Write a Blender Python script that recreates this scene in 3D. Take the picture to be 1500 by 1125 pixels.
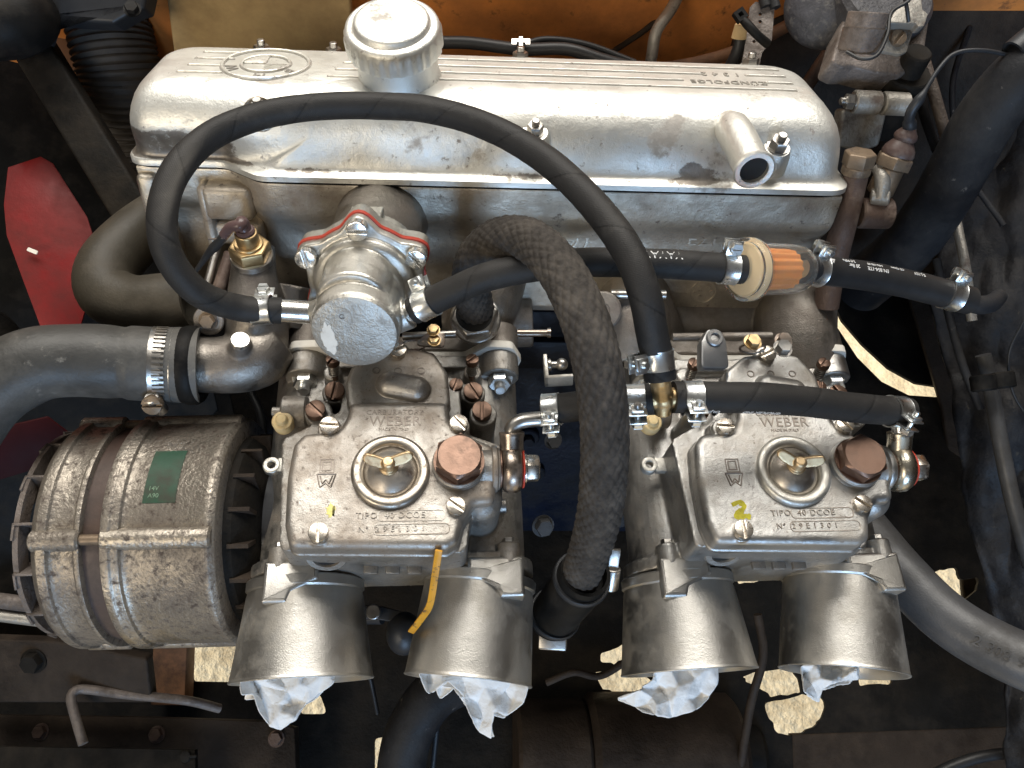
import bpy, bmesh, math, random
from mathutils import Vector, Matrix, noise, geometry
from mathutils.bvhtree import BVHTree
random.seed(7)
for o in list(bpy.data.objects): bpy.data.objects.remove(o)
SC = bpy.context.scene
COL = SC.collection
R = math.radians

# ------------------------------------------------------------------ camera, world, lights, exposure
CAM_LOC = Vector((0.0, -0.10, 1.36)); CAM_PITCH = R(20)
cam_d = bpy.data.cameras.new('camera'); cam = bpy.data.objects.new('camera', cam_d); COL.objects.link(cam)
cam.location = CAM_LOC; cam.rotation_euler = (CAM_PITCH, 0, 0)
cam_d.lens = 28.0; cam_d.sensor_width = 36.0; cam_d.clip_start = 0.01; cam_d.clip_end = 100
SC.camera = cam
CM = Matrix.Translation(CAM_LOC) @ Matrix.Rotation(CAM_PITCH, 4, 'X')

wd = bpy.data.worlds.new('World'); SC.world = wd; wd.use_nodes = True
bg = wd.node_tree.nodes['Background']; bg.inputs[0].default_value = (0.84, 0.80, 0.75, 1); bg.inputs[1].default_value = 0.15

def area(name, loc, target, sx, sy, energy, color):
    l = bpy.data.lights.new(name, 'AREA'); l.shape = 'RECTANGLE'; l.size = sx; l.size_y = sy; l.energy = energy; l.color = color
    o = bpy.data.objects.new(name, l); COL.objects.link(o); o.location = loc
    o.rotation_euler = (Vector(target) - Vector(loc)).to_track_quat('-Z', 'Y').to_euler(); return o
area('overhead_lamp', (0.05, 1.60, 2.60), (0.02, 0.12, 0.95), 2.4, 1.3, 90, (1.0, 0.955, 0.88))
area('door_daylight', (0.30, -1.9, 1.50), (0.18, 0.0, 0.85), 0.9, 0.7, 27, (0.45, 0.68, 1.0))
area('side_daylight', (-1.2, -1.3, 2.2), (-0.1, 0.0, 0.9), 0.8, 0.8, 19, (1.0, 0.87, 0.68))
sun = bpy.data.lights.new('sun', 'SUN'); sun.energy = 5.0; sun.angle = R(0.5); sun.color = (1.0, 0.90, 0.74)
so = bpy.data.objects.new('sun', sun); COL.objects.link(so)
so.rotation_euler = Vector((-1.0, -0.10, -0.40)).to_track_quat('-Z', 'Y').to_euler()

vs = SC.view_settings; vs.view_transform = 'Standard'; vs.look = 'None'; vs.gamma = 1; vs.exposure = 0.0; vs.use_curve_mapping = False

# ------------------------------------------------------------------ coordinates: centimetres seen from the camera (x right, y up, -z away)
KF = 1500 * 28.0 / 36.0
def P(px, py, d): return Vector(((px - 750) * d / KF, (562.5 - py) * d / KF, -d))
def ray(px, py): return Vector(((px - 750) / KF, (562.5 - py) / KF, -1.0))
def hit(px, py, pt, n):
    r = ray(px, py); return r * (pt.dot(n) / r.dot(n))
def W(p): return CM @ (p * 0.01)

class Fr:
    def __init__(s, o, x, z):
        s.o = Vector(o); s.x = Vector(x).normalized(); z = Vector(z)
        s.z = (z - s.x * z.dot(s.x)).normalized(); s.y = s.z.cross(s.x)
    def p(s, a, b, c=0.0): return s.o + s.x * a + s.y * b + s.z * c
    def loc(s, q): q = q - s.o; return Vector((q.dot(s.x), q.dot(s.y), q.dot(s.z)))
    def px(s, px, py, h=0.0): return s.loc(hit(px, py, s.o + s.z * h, s.z))
    def at(s, a, b, c=0.0): f = Fr(s.p(a, b, c), s.x, s.z); return f
    def mat(s):
        m = Matrix.Identity(4)
        for i, ax in enumerate((s.x, s.y, s.z)):
            for j in range(3): m[j][i] = ax[j]
        for j in range(3): m[j][3] = s.o[j]
        return m
def axis_frame(o, z, xref=(1, 0, 0)):
    z = Vector(z).normalized(); xr = Vector(xref)
    if abs(xr.normalized().dot(z)) > 0.97: xr = Vector((0, 1, 0))
    x = (xr - z * xr.dot(z)).normalized()
    return Fr(o, x, z)

def smooth(t): t = max(0, min(1, t)); return t * t * (3 - 2 * t)
def spline(pts, per=12):
    """Catmull-Rom through points, centripetal-ish"""
    pts = [Vector(p) for p in pts]; out = []
    q = [pts[0] * 2 - pts[1]] + pts + [pts[-1] * 2 - pts[-2]]
    for i in range(1, len(q) - 2):
        p0, p1, p2, p3 = q[i-1], q[i], q[i+1], q[i+2]
        for k in range(per):
            t = k / per
            out.append(0.5 * ((2*p1) + (p2-p0)*t + (2*p0-5*p1+4*p2-p3)*t*t + (3*p1-p0-3*p2+p3)*t*t*t))
    out.append(pts[-1]); return out
def resample(path, step):
    L = [0]
    for a, b in zip(path, path[1:]): L.append(L[-1] + (b - a).length)
    n = max(2, int(L[-1] / step)); out = []; j = 0
    for k in range(n + 1):
        s = L[-1] * k / n
        while j < len(L) - 2 and L[j+1] < s: j += 1
        t = (s - L[j]) / max(1e-9, L[j+1] - L[j]); out.append(path[j].lerp(path[j+1], t))
    return out
def frames_along(path):
    T = []
    for i in range(len(path)):
        a = path[max(0, i-1)]; b = path[min(len(path)-1, i+1)]; T.append((b - a).normalized())
    ref = Vector((0, 0, 1)); n = ref - T[0] * ref.dot(T[0])
    if n.length < 0.1: n = Vector((0, 1, 0)) - T[0] * T[0].y
    n.normalize(); out = []
    for t in T:
        n = (n - t * n.dot(t)).normalized(); out.append((t, n, t.cross(n)))
    return out
def rpoly(pts, r, n=5):
    """round the corners of a polygon; r one number or one per corner"""
    out = []; N = len(pts)
    for i in range(N):
        a, b, c = Vector(pts[i-1][:2]), Vector(pts[i][:2]), Vector(pts[(i+1) % N][:2])
        rr = r[i] if isinstance(r, (list, tuple)) else r
        u = (a - b); w = (c - b); lu, lw = u.length, w.length; u.normalize(); w.normalize()
        ang = math.acos(max(-1, min(1, u.dot(w))))
        t = min(rr / max(1e-4, math.tan(ang / 2)), lu * 0.48, lw * 0.48)
        p0, p1 = b + u * t, b + w * t
        for k in range(n + 1):
            s = k / n; out.append((1-s)**2 * p0 + 2*s*(1-s) * b + s*s * p1)
    return out
def offset(poly, d):
    N = len(poly); out = []
    for i in range(N):
        a, b, c = poly[i-1], poly[i], poly[(i+1) % N]
        e1 = (b - a); e2 = (c - b)
        if e1.length < 1e-6: e1 = e2
        if e2.length < 1e-6: e2 = e1
        n = (Vector((-e1.y, e1.x)).normalized() + Vector((-e2.y, e2.x)).normalized())
        n = n.normalized() if n.length > 1e-6 else Vector((0, 0))
        out.append(b + n * d)
    return out
def ccw(poly):
    a = sum(poly[i-1][0]*poly[i][1] - poly[i][0]*poly[i-1][1] for i in range(len(poly)))
    return list(poly) if a > 0 else list(reversed(poly))

# ------------------------------------------------------------------ mesh builder
class MB:
    def __init__(s): s.v = []; s.f = []; s.uv = {}
    def add(s, vs, fs):
        b = len(s.v); s.v += [Vector(v) for v in vs]; s.f += [tuple(i + b for i in f) for f in fs]; return s
    def rings(s, rings, close0=True, close1=True):
        b = len(s.v); n = len(rings[0])
        for r in rings: s.v += [Vector(q) for q in r]
        for i in range(len(rings) - 1):
            for k in range(n):
                k2 = (k + 1) % n
                s.f.append((b+i*n+k, b+i*n+k2, b+(i+1)*n+k2, b+(i+1)*n+k))
        if close0: s.f.append(tuple(reversed(range(b, b+n))))
        if close1: s.f.append(tuple(range(b+(len(rings)-1)*n, b+len(rings)*n)))
        return s
    def tube(s, path, r, n=20, caps=True, hollow=0.0, disp=None):
        fr = frames_along(path); m = len(path); rings = []
        b = len(s.v); L = 0; Ls = []
        for i, (p, (t, nn, bb)) in enumerate(zip(path, fr)):
            if i: L += (path[i] - path[i-1]).length
            Ls.append(L)
            if callable(r): rr = r(i / (m - 1))
            elif isinstance(r, (list, tuple)):
                f = i / (m - 1) * (len(r) - 1); j = min(int(f), len(r) - 2); rr = r[j] + (r[j+1] - r[j]) * (f - j)
            else: rr = r
            ring = []
            for k in range(n):
                a = 2 * math.pi * k / n
                q = rr + (disp(L, a) if disp else 0)
                ring.append(p + nn * math.cos(a) * q + bb * math.sin(a) * q)
            rings.append(ring)
        if hollow:
            def inner(i, off):
                p = path[i] + fr[i][0] * off; return [p + (v - path[i]).normalized() * (v - path[i]).length * hollow for v in rings[i]]
            front = [inner(0, 0), inner(0, 0.8)]; back = [inner(m-1, 0), inner(m-1, -0.8)]
            rings = [front[1], front[0]] + rings + [back[0], back[1]]
            Ls = [0, 0] + Ls + [L, L]
        f0 = len(s.f)
        s.rings(rings, caps, caps)
        nf = 0
        for i in range(len(rings) - 1):
            for k in range(n):
                s.uv[f0 + nf] = [(k/n, Ls[i]), ((k+1)/n, Ls[i]), ((k+1)/n, Ls[i+1]), (k/n, Ls[i+1])]; nf += 1
        return s
    def lathe(s, fr, prof, n=32, ang=None):
        """prof: list of (radius, height along fr.z)"""
        b = len(s.v); m = len(prof)
        for (r, h) in prof:
            for k in range(n):
                a = 2 * math.pi * k / n
                s.v.append(fr.p(r * math.cos(a), r * math.sin(a), h))
        for i in range(m - 1):
            for k in range(n):
                k2 = (k + 1) % n
                s.f.append((b+i*n+k, b+i*n+k2, b+(i+1)*n+k2, b+(i+1)*n+k))
        if prof[0][0] > 1e-5: s.f.append(tuple(reversed(range(b, b+n))))
        if prof[-1][0] > 1e-5: s.f.append(tuple(range(b+(m-1)*n, b+m*n)))
        return s
    def ringlathe(s, fr, prof, n=32):
        """closed profile revolved (a solid ring)"""
        b = len(s.v); m = len(prof)
        for (r, h) in prof:
            for k in range(n):
                a = 2 * math.pi * k / n
                s.v.append(fr.p(r * math.cos(a), r * math.sin(a), h))
        for i in range(m):
            i2 = (i + 1) % m
            for k in range(n):
                k2 = (k + 1) % n
                s.f.append((b+i*n+k, b+i*n+k2, b+i2*n+k2, b+i2*n+k))
        return s
    def cyl(s, fr, r, z0, z1, n=24, c=0.0):
        if c: return s.lathe(fr, [(r-c, z0), (r, z0+c), (r, z1-c), (r-c, z1)], n)
        return s.lathe(fr, [(r, z0), (r, z1)], n)
    def prism(s, fr, poly, z0, z1, fillet=0.0, seg=4, bot=0.0):
        poly = [Vector(q[:2]) for q in ccw([tuple(q[:2]) for q in poly])]
        lv = []
        if bot: lv += [(bot, z0), (bot*0.3, z0+bot*0.3), (0, z0+bot)]
        else: lv += [(0, z0)]
        if fillet:
            for k in range(seg + 1):
                a = k / seg * math.pi / 2; lv.append((fillet * (1 - math.cos(a)), z1 - fillet + fillet * math.sin(a)))
        else: lv += [(0, z1)]
        rings = [[fr.p(q.x, q.y, z) for q in offset(poly, o)] for o, z in lv]
        return s.rings(rings)
    def box(s, fr, x0, x1, y0, y1, z0, z1):
        return s.rings([[fr.p(x, y, z) for x, y in ((x0, y0), (x1, y0), (x1, y1), (x0, y1))] for z in (z0, z1)])
    def ngon(s, fr, r, n, z0, z1, rot=0, c=0.08):
        rg = []
        for rr, z in ((r, z0), (r, z1 - c), (r * 0.9, z1)):
            rg.append([fr.p(rr * math.cos(rot + 2*math.pi*k/n), rr * math.sin(rot + 2*math.pi*k/n), z) for k in range(n)])
        return s.rings(rg)
    def ball(s, o, r, n=16, sx=1, sy=1, sz=1):
        prof = []
        fr = Fr(o, (1, 0, 0), (0, 0, 1)); b = len(s.v); m = n // 2
        for i in range(m + 1):
            t = math.pi * i / m; prof.append((r * math.sin(t) * 1.0 + 1e-6, -r * math.cos(t)))
        for (rr, h) in prof:
            for k in range(n):
                a = 2*math.pi*k/n; s.v.append(Vector(o) + Vector((rr*math.cos(a)*sx, rr*math.sin(a)*sy, h*sz)))
        for i in range(m):
            for k in range(n):
                k2 = (k+1) % n; s.f.append((b+i*n+k, b+i*n+k2, b+(i+1)*n+k2, b+(i+1)*n+k))
        return s
    def text(s, body, fn, size=1.0, extrude=0.05, align='CENTER', spacing=1.0):
        vs, fs = text_geo(body, size, extrude, align, spacing)
        return s.add([fn(v) for v in vs], fs)
    def build(s, name, mat, parent=None, bevel=0.0, seg=2, angle=38, remesh=0.0, sm=0, sub=0, label=None, cat=None, group=None, kind=None, origin=None, disp=0, nsm=True):
        vs = [W(v) for v in s.v]
        c = sum(vs, Vector()) / len(vs) if origin is None else W(origin)
        base = parent.matrix_world.translation if parent else Vector()
        me = bpy.data.meshes.new(name); me.from_pydata([v - c for v in vs], [], s.f)
        if s.uv:
            uvl = me.uv_layers.new(name='UVMap'); 
            for pi, poly in enumerate(me.polygons):
                q = s.uv.get(pi)
                if q:
                    for li, uvc in zip(poly.loop_indices, q): uvl.data[li].uv = uvc
        me.validate()
        bm = bmesh.new(); bm.from_mesh(me); bmesh.ops.recalc_face_normals(bm, faces=bm.faces); bm.to_mesh(me); bm.free()
        o = bpy.data.objects.new(name, me); COL.objects.link(o)
        o.matrix_world = Matrix.Translation(c)
        if bevel or remesh or sub:
            if remesh:
                m = o.modifiers.new('r', 'REMESH'); m.mode = 'VOXEL'; m.voxel_size = remesh * 0.01; m.use_smooth_shade = True
                if sm: m2 = o.modifiers.new('s', 'SMOOTH'); m2.factor = 0.5; m2.iterations = sm
            if bevel:
                m = o.modifiers.new('b', 'BEVEL'); m.width = bevel * 0.01; m.segments = seg; m.limit_method = 'ANGLE'; m.angle_limit = R(35); m.harden_normals = False
            if sub: m = o.modifiers.new('ss', 'SUBSURF'); m.levels = sub; m.render_levels = sub
            dg = bpy.context.evaluated_depsgraph_get(); dg.update()
            nm = bpy.data.meshes.new_from_object(o.evaluated_get(dg)); o.modifiers.clear(); o.data = nm; bpy.data.meshes.remove(me); me = nm
        me.name = name
        if nsm:
            me.polygons.foreach_set('use_smooth', [True] * len(me.polygons))
            if not remesh: me.set_sharp_from_angle(angle=R(angle))
        me.materials.clear(); me.materials.append(mat)
        if parent:
            o.parent = parent; o.matrix_basis = Matrix.Translation(c - base)
        tag(o, label, cat, group, kind); return o

_tc = {}
def text_geo(body, size, extrude, align, spacing):
    key = (body, size, extrude, align, spacing)
    if key in _tc: return _tc[key]
    cu = bpy.data.curves.new('t', 'FONT'); cu.body = body; cu.size = size; cu.extrude = extrude; cu.align_x = align; cu.align_y = 'CENTER'; cu.space_character = spacing; cu.resolution_u = 3
    o = bpy.data.objects.new('t', cu); COL.objects.link(o)
    dg = bpy.context.evaluated_depsgraph_get(); dg.update()
    me = bpy.data.meshes.new_from_object(o.evaluated_get(dg))
    vs = [v.co.copy() for v in me.vertices]; fs = [tuple(p.vertices) for p in me.polygons]
    bpy.data.objects.remove(o); bpy.data.curves.remove(cu); bpy.data.meshes.remove(me)
    _tc[key] = (vs, fs); return vs, fs

def tag(o, label=None, cat=None, group=None, kind=None):
    if label: o['label'] = label
    if cat: o['category'] = cat
    if group: o['group'] = group
    if kind: o['kind'] = kind
    return o
def thing(name, at, label, cat, group=None):
    o = bpy.data.objects.new(name, None); COL.objects.link(o); o.empty_display_size = 0.01
    o.matrix_world = Matrix.Translation(W(at)); bpy.context.view_layer.update()
    return tag(o, label, cat, group)
def struct(mb, name, mat, **k): return mb.build(name, mat, kind='structure', **k)
def copy_tree(o, parent=None, delta=None):
    c = o.copy(); COL.objects.link(c); c.parent = parent
    if delta is not None: c.matrix_basis = Matrix.Translation(delta) @ c.matrix_basis
    for ch in list(o.children): copy_tree(ch, c)
    return c

_shared = {}
def inst(name, key, make, fr, mat, parent, scale=1.0, **k):
    """a small repeated piece: mesh made once in its own frame (cm), placed at fr"""
    me = _shared.get((key, mat.name))
    if me is None:
        mb = MB(); make(mb, Fr((0, 0, 0), (1, 0, 0), (0, 0, 1)))
        me = bpy.data.meshes.new(name); me.from_pydata([v * 0.01 for v in mb.v], [], mb.f); me.validate()
        bm = bmesh.new(); bm.from_mesh(me); bmesh.ops.recalc_face_normals(bm, faces=bm.faces)
        bm.to_mesh(me); bm.free()
        me.polygons.foreach_set('use_smooth', [True] * len(me.polygons)); me.set_sharp_from_angle(angle=R(35))
        me.materials.append(mat); _shared[(key, mat.name)] = me
    o = bpy.data.objects.new(name, me); COL.objects.link(o)
    m = fr.mat(); m.translation = m.translation * 0.01
    wm = CM @ m @ Matrix.Scale(scale, 4)
    if parent:
        o.parent = parent; o.matrix_basis = Matrix.Translation(-parent.matrix_world.translation) @ wm
    else: o.matrix_basis = wm
    tag(o, k.get('label'), k.get('cat'), k.get('group'), k.get('kind')); return o

# ------------------------------------------------------------------ materials (all procedural)
def mat(name, base, metal=0.0, rough=0.5, var=0.12, nscale=60, bump=0.15, bscale=900, bdist=0.0004, dirt=None, rvar=0.12,
        spec=0.5, trans=0.0, ior=1.45, alpha=1.0, coat=0.0, scratch=0.0, dirt2=None, sss=0.0, hose=False, braid=False, wob=0.0):
    m = bpy.data.materials.new(name); m.use_nodes = True; nt = m.node_tree; N = nt.nodes; L = nt.links
    b = N['Principled BSDF']
    def new(t, **kw):
        n = N.new(t)
        for k_, v_ in kw.items(): setattr(n, k_, v_)
        return n
    tc = new('ShaderNodeTexCoord'); oi = new('ShaderNodeObjectInfo')
    ad = new('ShaderNodeVectorMath', operation='MULTIPLY_ADD'); 
    cx = new('ShaderNodeCombineXYZ')
    for i in range(3): L.new(oi.outputs['Random'], cx.inputs[i])
    sc = new('ShaderNodeVectorMath', operation='SCALE'); L.new(cx.outputs[0], sc.inputs[0]); sc.inputs['Scale'].default_value = 3.0
    av = new('ShaderNodeVectorMath', operation='ADD'); L.new(tc.outputs['Object'], av.inputs[0]); L.new(sc.outputs[0], av.inputs[1])
    V = av.outputs[0]
    def nz(scale, detail=6, rough_=0.6):
        n = new('ShaderNodeTexNoise'); n.inputs['Scale'].default_value = scale; n.inputs['Detail'].default_value = detail; n.inputs['Roughness'].default_value = rough_
        L.new(V, n.inputs['Vector']); return n.outputs['Fac']
    def ramp(fac, a, bb, c0, c1):
        r = new('ShaderNodeValToRGB'); r.color_ramp.elements[0].position = a; r.color_ramp.elements[1].position = bb
        r.color_ramp.elements[0].color = (*c0, 1); r.color_ramp.elements[1].color = (*c1, 1); L.new(fac, r.inputs[0]); return r.outputs[0]
    def mix(fac, a, bb):
        x = new('ShaderNodeMix', data_type='RGBA'); L.new(fac, x.inputs[0])
        for sck, val in ((x.inputs[6], a), (x.inputs[7], bb)):
            if isinstance(val, tuple): sck.default_value = (*val, 1)
            else: L.new(val, sck)
        return x.outputs[2]
    def mathn(op, a, bb=0.0, c=0.0):
        x = new('ShaderNodeMath', operation=op)
        for i, val in enumerate((a, bb, c)):
            if isinstance(val, (int, float)): x.inputs[i].default_value = val
            else: L.new(val, x.inputs[i])
        return x.outputs[0]
    n1 = nz(nscale, 7)
    lo = tuple(max(0, c * (1 - var)) for c in base); hi = tuple(min(1, c * (1 + var)) for c in base)
    col = ramp(n1, 0.32, 0.68, lo, hi)
    rg = mathn('MULTIPLY_ADD', nz(nscale * 2.3, 5), rvar * 2, rough - rvar)
    mt = None
    for D in (dirt, dirt2):
        if not D: continue
        dc, amt, ds, dr = D[:4]; soft = D[4] if len(D) > 4 else 0.06   # colour, amount 0..1, scale, roughness, edge softness
        f = nz(ds, 9, 0.68)
        e = 0.72 - amt * 0.42
        fac = ramp(f, e - soft, e + soft, (0, 0, 0), (1, 1, 1))
        fv = new('ShaderNodeRGBToBW'); L.new(fac, fv.inputs[0])
        fine = mix(nz(ds * 6, 4), tuple(c * 0.75 for c in dc), tuple(min(1, c * 1.25) for c in dc))
        col = mix(fv.outputs[0], col, fine)
        rg = mathn('ADD', mathn('MULTIPLY', rg, mathn('SUBTRACT', 1.0, fv.outputs[0])), mathn('MULTIPLY', fv.outputs[0], dr))
        if metal:
            g = mathn('SUBTRACT', 1.0, mathn('MULTIPLY', fv.outputs[0], 0.75))
            mt = g if mt is None else mathn('MULTIPLY', mt, g)
    if mt is not None and metal: L.new(mathn('MULTIPLY', mt, metal), b.inputs['Metallic'])
    else: b.inputs['Metallic'].default_value = metal
    h = mathn('MULTIPLY', nz(bscale, 3), 1.0)
    if wob: h = mathn('MULTIPLY_ADD', nz(bscale / 14, 3), wob, h)
    if scratch:
        mp = new('ShaderNodeMapping'); mp.inputs['Scale'].default_value = (1, 12, 1); mp.inputs['Rotation'].default_value = (0.3, 0.5, 0.9); L.new(V, mp.inputs[0])
        sn = new('ShaderNodeTexNoise'); sn.inputs['Scale'].default_value = 160; sn.inputs['Detail'].default_value = 4; L.new(mp.outputs[0], sn.inputs['Vector'])
        rg = mathn('ADD', rg, mathn('MULTIPLY', mathn('SUBTRACT', sn.outputs['Fac'], 0.5), scratch))
    if hose or braid:
        uv = new('ShaderNodeUVMap'); uv.uv_map = 'UVMap'; sp = new('ShaderNodeSeparateXYZ'); L.new(uv.outputs[0], sp.inputs[0])
        U, VV = sp.outputs[0], sp.outputs[1]
        a1 = mathn('MULTIPLY_ADD', VV, 9.0, mathn('MULTIPLY', U, 30.0)); a2 = mathn('MULTIPLY_ADD', VV, -9.0, mathn('MULTIPLY', U, 30.0))
        cl = mathn('ADD', mathn('SINE', mathn('MULTIPLY', a1, 6.283)), mathn('SINE', mathn('MULTIPLY', a2, 6.283)))
        h = mathn('MULTIPLY_ADD', cl, 0.10, h)
        # spiral wrap seam
        fr_ = mathn('FRACT', mathn('ADD', mathn('MULTIPLY', VV, 0.27), U))
        seam = mathn('LESS_THAN', fr_, 0.032)
        h = mathn('SUBTRACT', h, mathn('MULTIPLY', seam, 7.0))
        col = mix(mathn('MULTIPLY', seam, 0.55), col, tuple(c * 0.25 for c in base))
    L.new(col, b.inputs['Base Color'])
    cl2 = new('ShaderNodeClamp'); cl2.inputs['Min'].default_value = 0.05; cl2.inputs['Max'].default_value = 1.0; L.new(rg, cl2.inputs[0]); L.new(cl2.outputs[0], b.inputs['Roughness'])
    if bump:
        bp = new('ShaderNodeBump'); bp.inputs['Strength'].default_value = bump; bp.inputs['Distance'].default_value = bdist; L.new(h, bp.inputs['Height']); L.new(bp.outputs[0], b.inputs['Normal'])
    b.inputs['Specular IOR Level'].default_value = spec; b.inputs['IOR'].default_value = ior
    if trans: b.inputs['Transmission Weight'].default_value = trans
    if coat: b.inputs['Coat Weight'].default_value = coat
    if sss: b.inputs['Subsurface Weight'].default_value = sss; b.inputs['Subsurface Radius'].default_value = (0.004, 0.003, 0.002)
    return m

BR = (0.10, 0.075, 0.055)
M = {}
M['carb']    = mat('cast_carb', (0.38, 0.362, 0.335), 1.0, 0.41, 0.12, 45, 0.42, 1500, 0.0004, wob=2.5, dirt=((0.215, 0.165, 0.12), 0.38, 34, 0.55, 0.17), dirt2=((0.13, 0.10, 0.08), 0.21, 330, 0.6, 0.07))
M['carb_body'] = mat('cast_carb_body', (0.365, 0.355, 0.335), 1.0, 0.43, 0.14, 40, 0.5, 1400, 0.0005, wob=2.5, dirt=((0.175, 0.14, 0.105), 0.4, 40, 0.55, 0.15), dirt2=((0.11, 0.085, 0.07), 0.20, 300, 0.6, 0.07))
M['horn']    = mat('cast_horn', (0.465, 0.452, 0.425), 1.0, 0.40, 0.08, 26, 0.32, 1500, 0.0004, wob=1.3, dirt=((0.29, 0.26, 0.21), 0.18, 30, 0.5, 0.18), scratch=0.10)
M['ring']    = mat('dull_ring', (0.44, 0.40, 0.345), 1.0, 0.36, 0.12, 60, 0.25, 1500, 0.0003, dirt=((0.17, 0.125, 0.09), 0.27, 150, 0.6, 0.08))
M['cover']   = mat('silver_cover', (0.76, 0.755, 0.71), 0.85, 0.48, 0.07, 25, 0.42, 1100, 0.0004, wob=4.0, dirt=((0.46, 0.43, 0.39), 0.26, 30, 0.6, 0.035), dirt2=((0.30, 0.27, 0.24), 0.17, 160, 0.6, 0.04), scratch=0.15)
M['head']    = mat('cast_head', (0.62, 0.57, 0.485), 1.0, 0.42, 0.16, 22, 0.5, 1100, 0.0006, wob=3.0, dirt=((0.26, 0.205, 0.16), 0.36, 24, 0.6, 0.15), dirt2=((0.12, 0.09, 0.07), 0.16, 150, 0.6, 0.05))
M['manifold']= mat('cast_manifold', (0.31, 0.285, 0.255), 1.0, 0.46, 0.15, 30, 0.7, 1200, 0.0006, dirt=((0.15, 0.12, 0.10), 0.42, 35, 0.6, 0.12))
M['pump']    = mat('cast_pump', (0.58, 0.565, 0.52), 1.0, 0.42, 0.10, 45, 0.45, 1400, 0.0004, wob=2.5, dirt=((0.38, 0.36, 0.325), 0.34, 40, 0.5, 0.09), dirt2=((0.24, 0.215, 0.185), 0.12, 120, 0.55, 0.05))
M['alu']     = mat('machined_aluminium', (0.74, 0.73, 0.70), 1.0, 0.26, 0.06, 60, 0.08, 1500, 0.0002, scratch=0.1)
M['zinc']    = mat('bright_zinc', (0.80, 0.82, 0.82), 1.0, 0.30, 0.10, 120, 0.12, 900, 0.0003)
M['steel']   = mat('dull_steel', (0.48, 0.46, 0.43), 1.0, 0.33, 0.15, 100, 0.15, 1200, 0.0003, dirt=((0.20, 0.15, 0.11), 0.2, 130, 0.6))
M['screw']   = mat('screw_steel', (0.62, 0.57, 0.50), 1.0, 0.28, 0.12, 150, 0.12, 1500, 0.0002, dirt=((0.26, 0.18, 0.12), 0.2, 220, 0.6))
M['bronze']  = mat('bronze_jet', (0.185, 0.12, 0.09), 1.0, 0.40, 0.15, 120, 0.2, 1500, 0.0002, dirt=((0.085, 0.052, 0.038), 0.25, 150, 0.5, 0.1))
M['copper']  = mat('copper_plug', (0.215, 0.138, 0.105), 1.0, 0.42, 0.12, 90, 0.25, 1500, 0.0003, dirt=((0.13, 0.083, 0.06), 0.28, 90, 0.5, 0.12))
M['union']   = mat('tarnished_union', (0.36, 0.305, 0.26), 1.0, 0.30, 0.25, 80, 0.2, 1200, 0.0002, dirt=((0.19, 0.115, 0.075), 0.28, 70, 0.45, 0.1))
M['brass']   = mat('brass', (0.58, 0.42, 0.22), 1.0, 0.38, 0.15, 120, 0.2, 1500, 0.0003, dirt=((0.26, 0.17, 0.09), 0.25, 120, 0.5, 0.1))
M['brass_wing'] = mat('brass_wing', (0.60, 0.45, 0.27), 1.0, 0.45, 0.15, 150, 0.3, 1500, 0.0003, dirt=((0.30, 0.19, 0.11), 0.25, 160, 0.5, 0.1))
M['rubber']  = mat('rubber_fabric_hose', (0.019, 0.018, 0.0175), 0, 0.60, 0.2, 35, 0.7, 1200, 0.0002, rvar=0.06, spec=0.38, hose=True, dirt=((0.045, 0.042, 0.038), 0.12, 60, 0.7, 0.12))
M['rubber_plain'] = mat('rubber_plain', (0.020, 0.020, 0.021), 0, 0.45, 0.2, 60, 0.2, 900, 0.0003, spec=0.45)
M['braid']   = mat('braided_textile', (0.045, 0.040, 0.036), 0, 0.75, 0.35, 300, 0.7, 2600, 0.0004, spec=0.25, dirt=((0.10, 0.088, 0.076), 0.28, 60, 0.8, 0.12))
M['coolant'] = mat('grey_rubber_coolant', (0.050, 0.049, 0.046), 0, 0.46, 0.3, 18, 0.35, 500, 0.0006, spec=0.42, wob=3.0, dirt=((0.15, 0.143, 0.13), 0.30, 16, 0.65, 0.16), dirt2=((0.20, 0.19, 0.17), 0.12, 90, 0.7, 0.06))
M['olive']   = mat('old_brown_rubber', (0.046, 0.040, 0.030), 0, 0.50, 0.25, 22, 0.35, 600, 0.0005, spec=0.35, wob=3.0, dirt=((0.085, 0.073, 0.056), 0.28, 30, 0.65, 0.12))
M['greyhose']= mat('grey_blue_hose', (0.065, 0.067, 0.072), 0, 0.40, 0.25, 30, 0.4, 900, 0.0004, spec=0.5, dirt=((0.03, 0.028, 0.026), 0.38, 24, 0.6, 0.12))
M['blackhose']= mat('dusty_black_hose', (0.012, 0.013, 0.016), 0, 0.55, 0.25, 40, 0.4, 500, 0.0006, spec=0.3, wob=3.0, dirt=((0.035, 0.034, 0.034), 0.35, 22, 0.75, 0.15), dirt2=((0.13, 0.12, 0.11), 0.09, 160, 0.8, 0.04))
M['black']   = mat('black_plastic', (0.0085, 0.0083, 0.0082), 0, 0.5, 0.25, 60, 0.3, 700, 0.0004, spec=0.15, wob=2.0, dirt=((0.024, 0.021, 0.018), 0.30, 40, 0.75, 0.1))
M['dark']    = mat('dark_grimy_steel', (0.0095, 0.0088, 0.008), 0, 0.6, 0.3, 30, 0.6, 400, 0.0008, spec=0.14, wob=3.0, dirt=((0.027, 0.022, 0.017), 0.38, 25, 0.8, 0.12))
M['darkbrown']= mat('dark_brown_grime', (0.027, 0.020, 0.0155), 0, 0.6, 0.3, 25, 0.7, 400, 0.0009, spec=0.2, wob=3.0, dirt=((0.062, 0.046, 0.034), 0.36, 20, 0.85, 0.13))
M['blue']    = mat('blue_black_block', (0.0035, 0.006, 0.015), 0, 0.42, 0.3, 30, 0.6, 400, 0.0008, spec=0.3, wob=3.0, dirt=((0.006, 0.006, 0.008), 0.5, 25, 0.8, 0.1))
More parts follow.
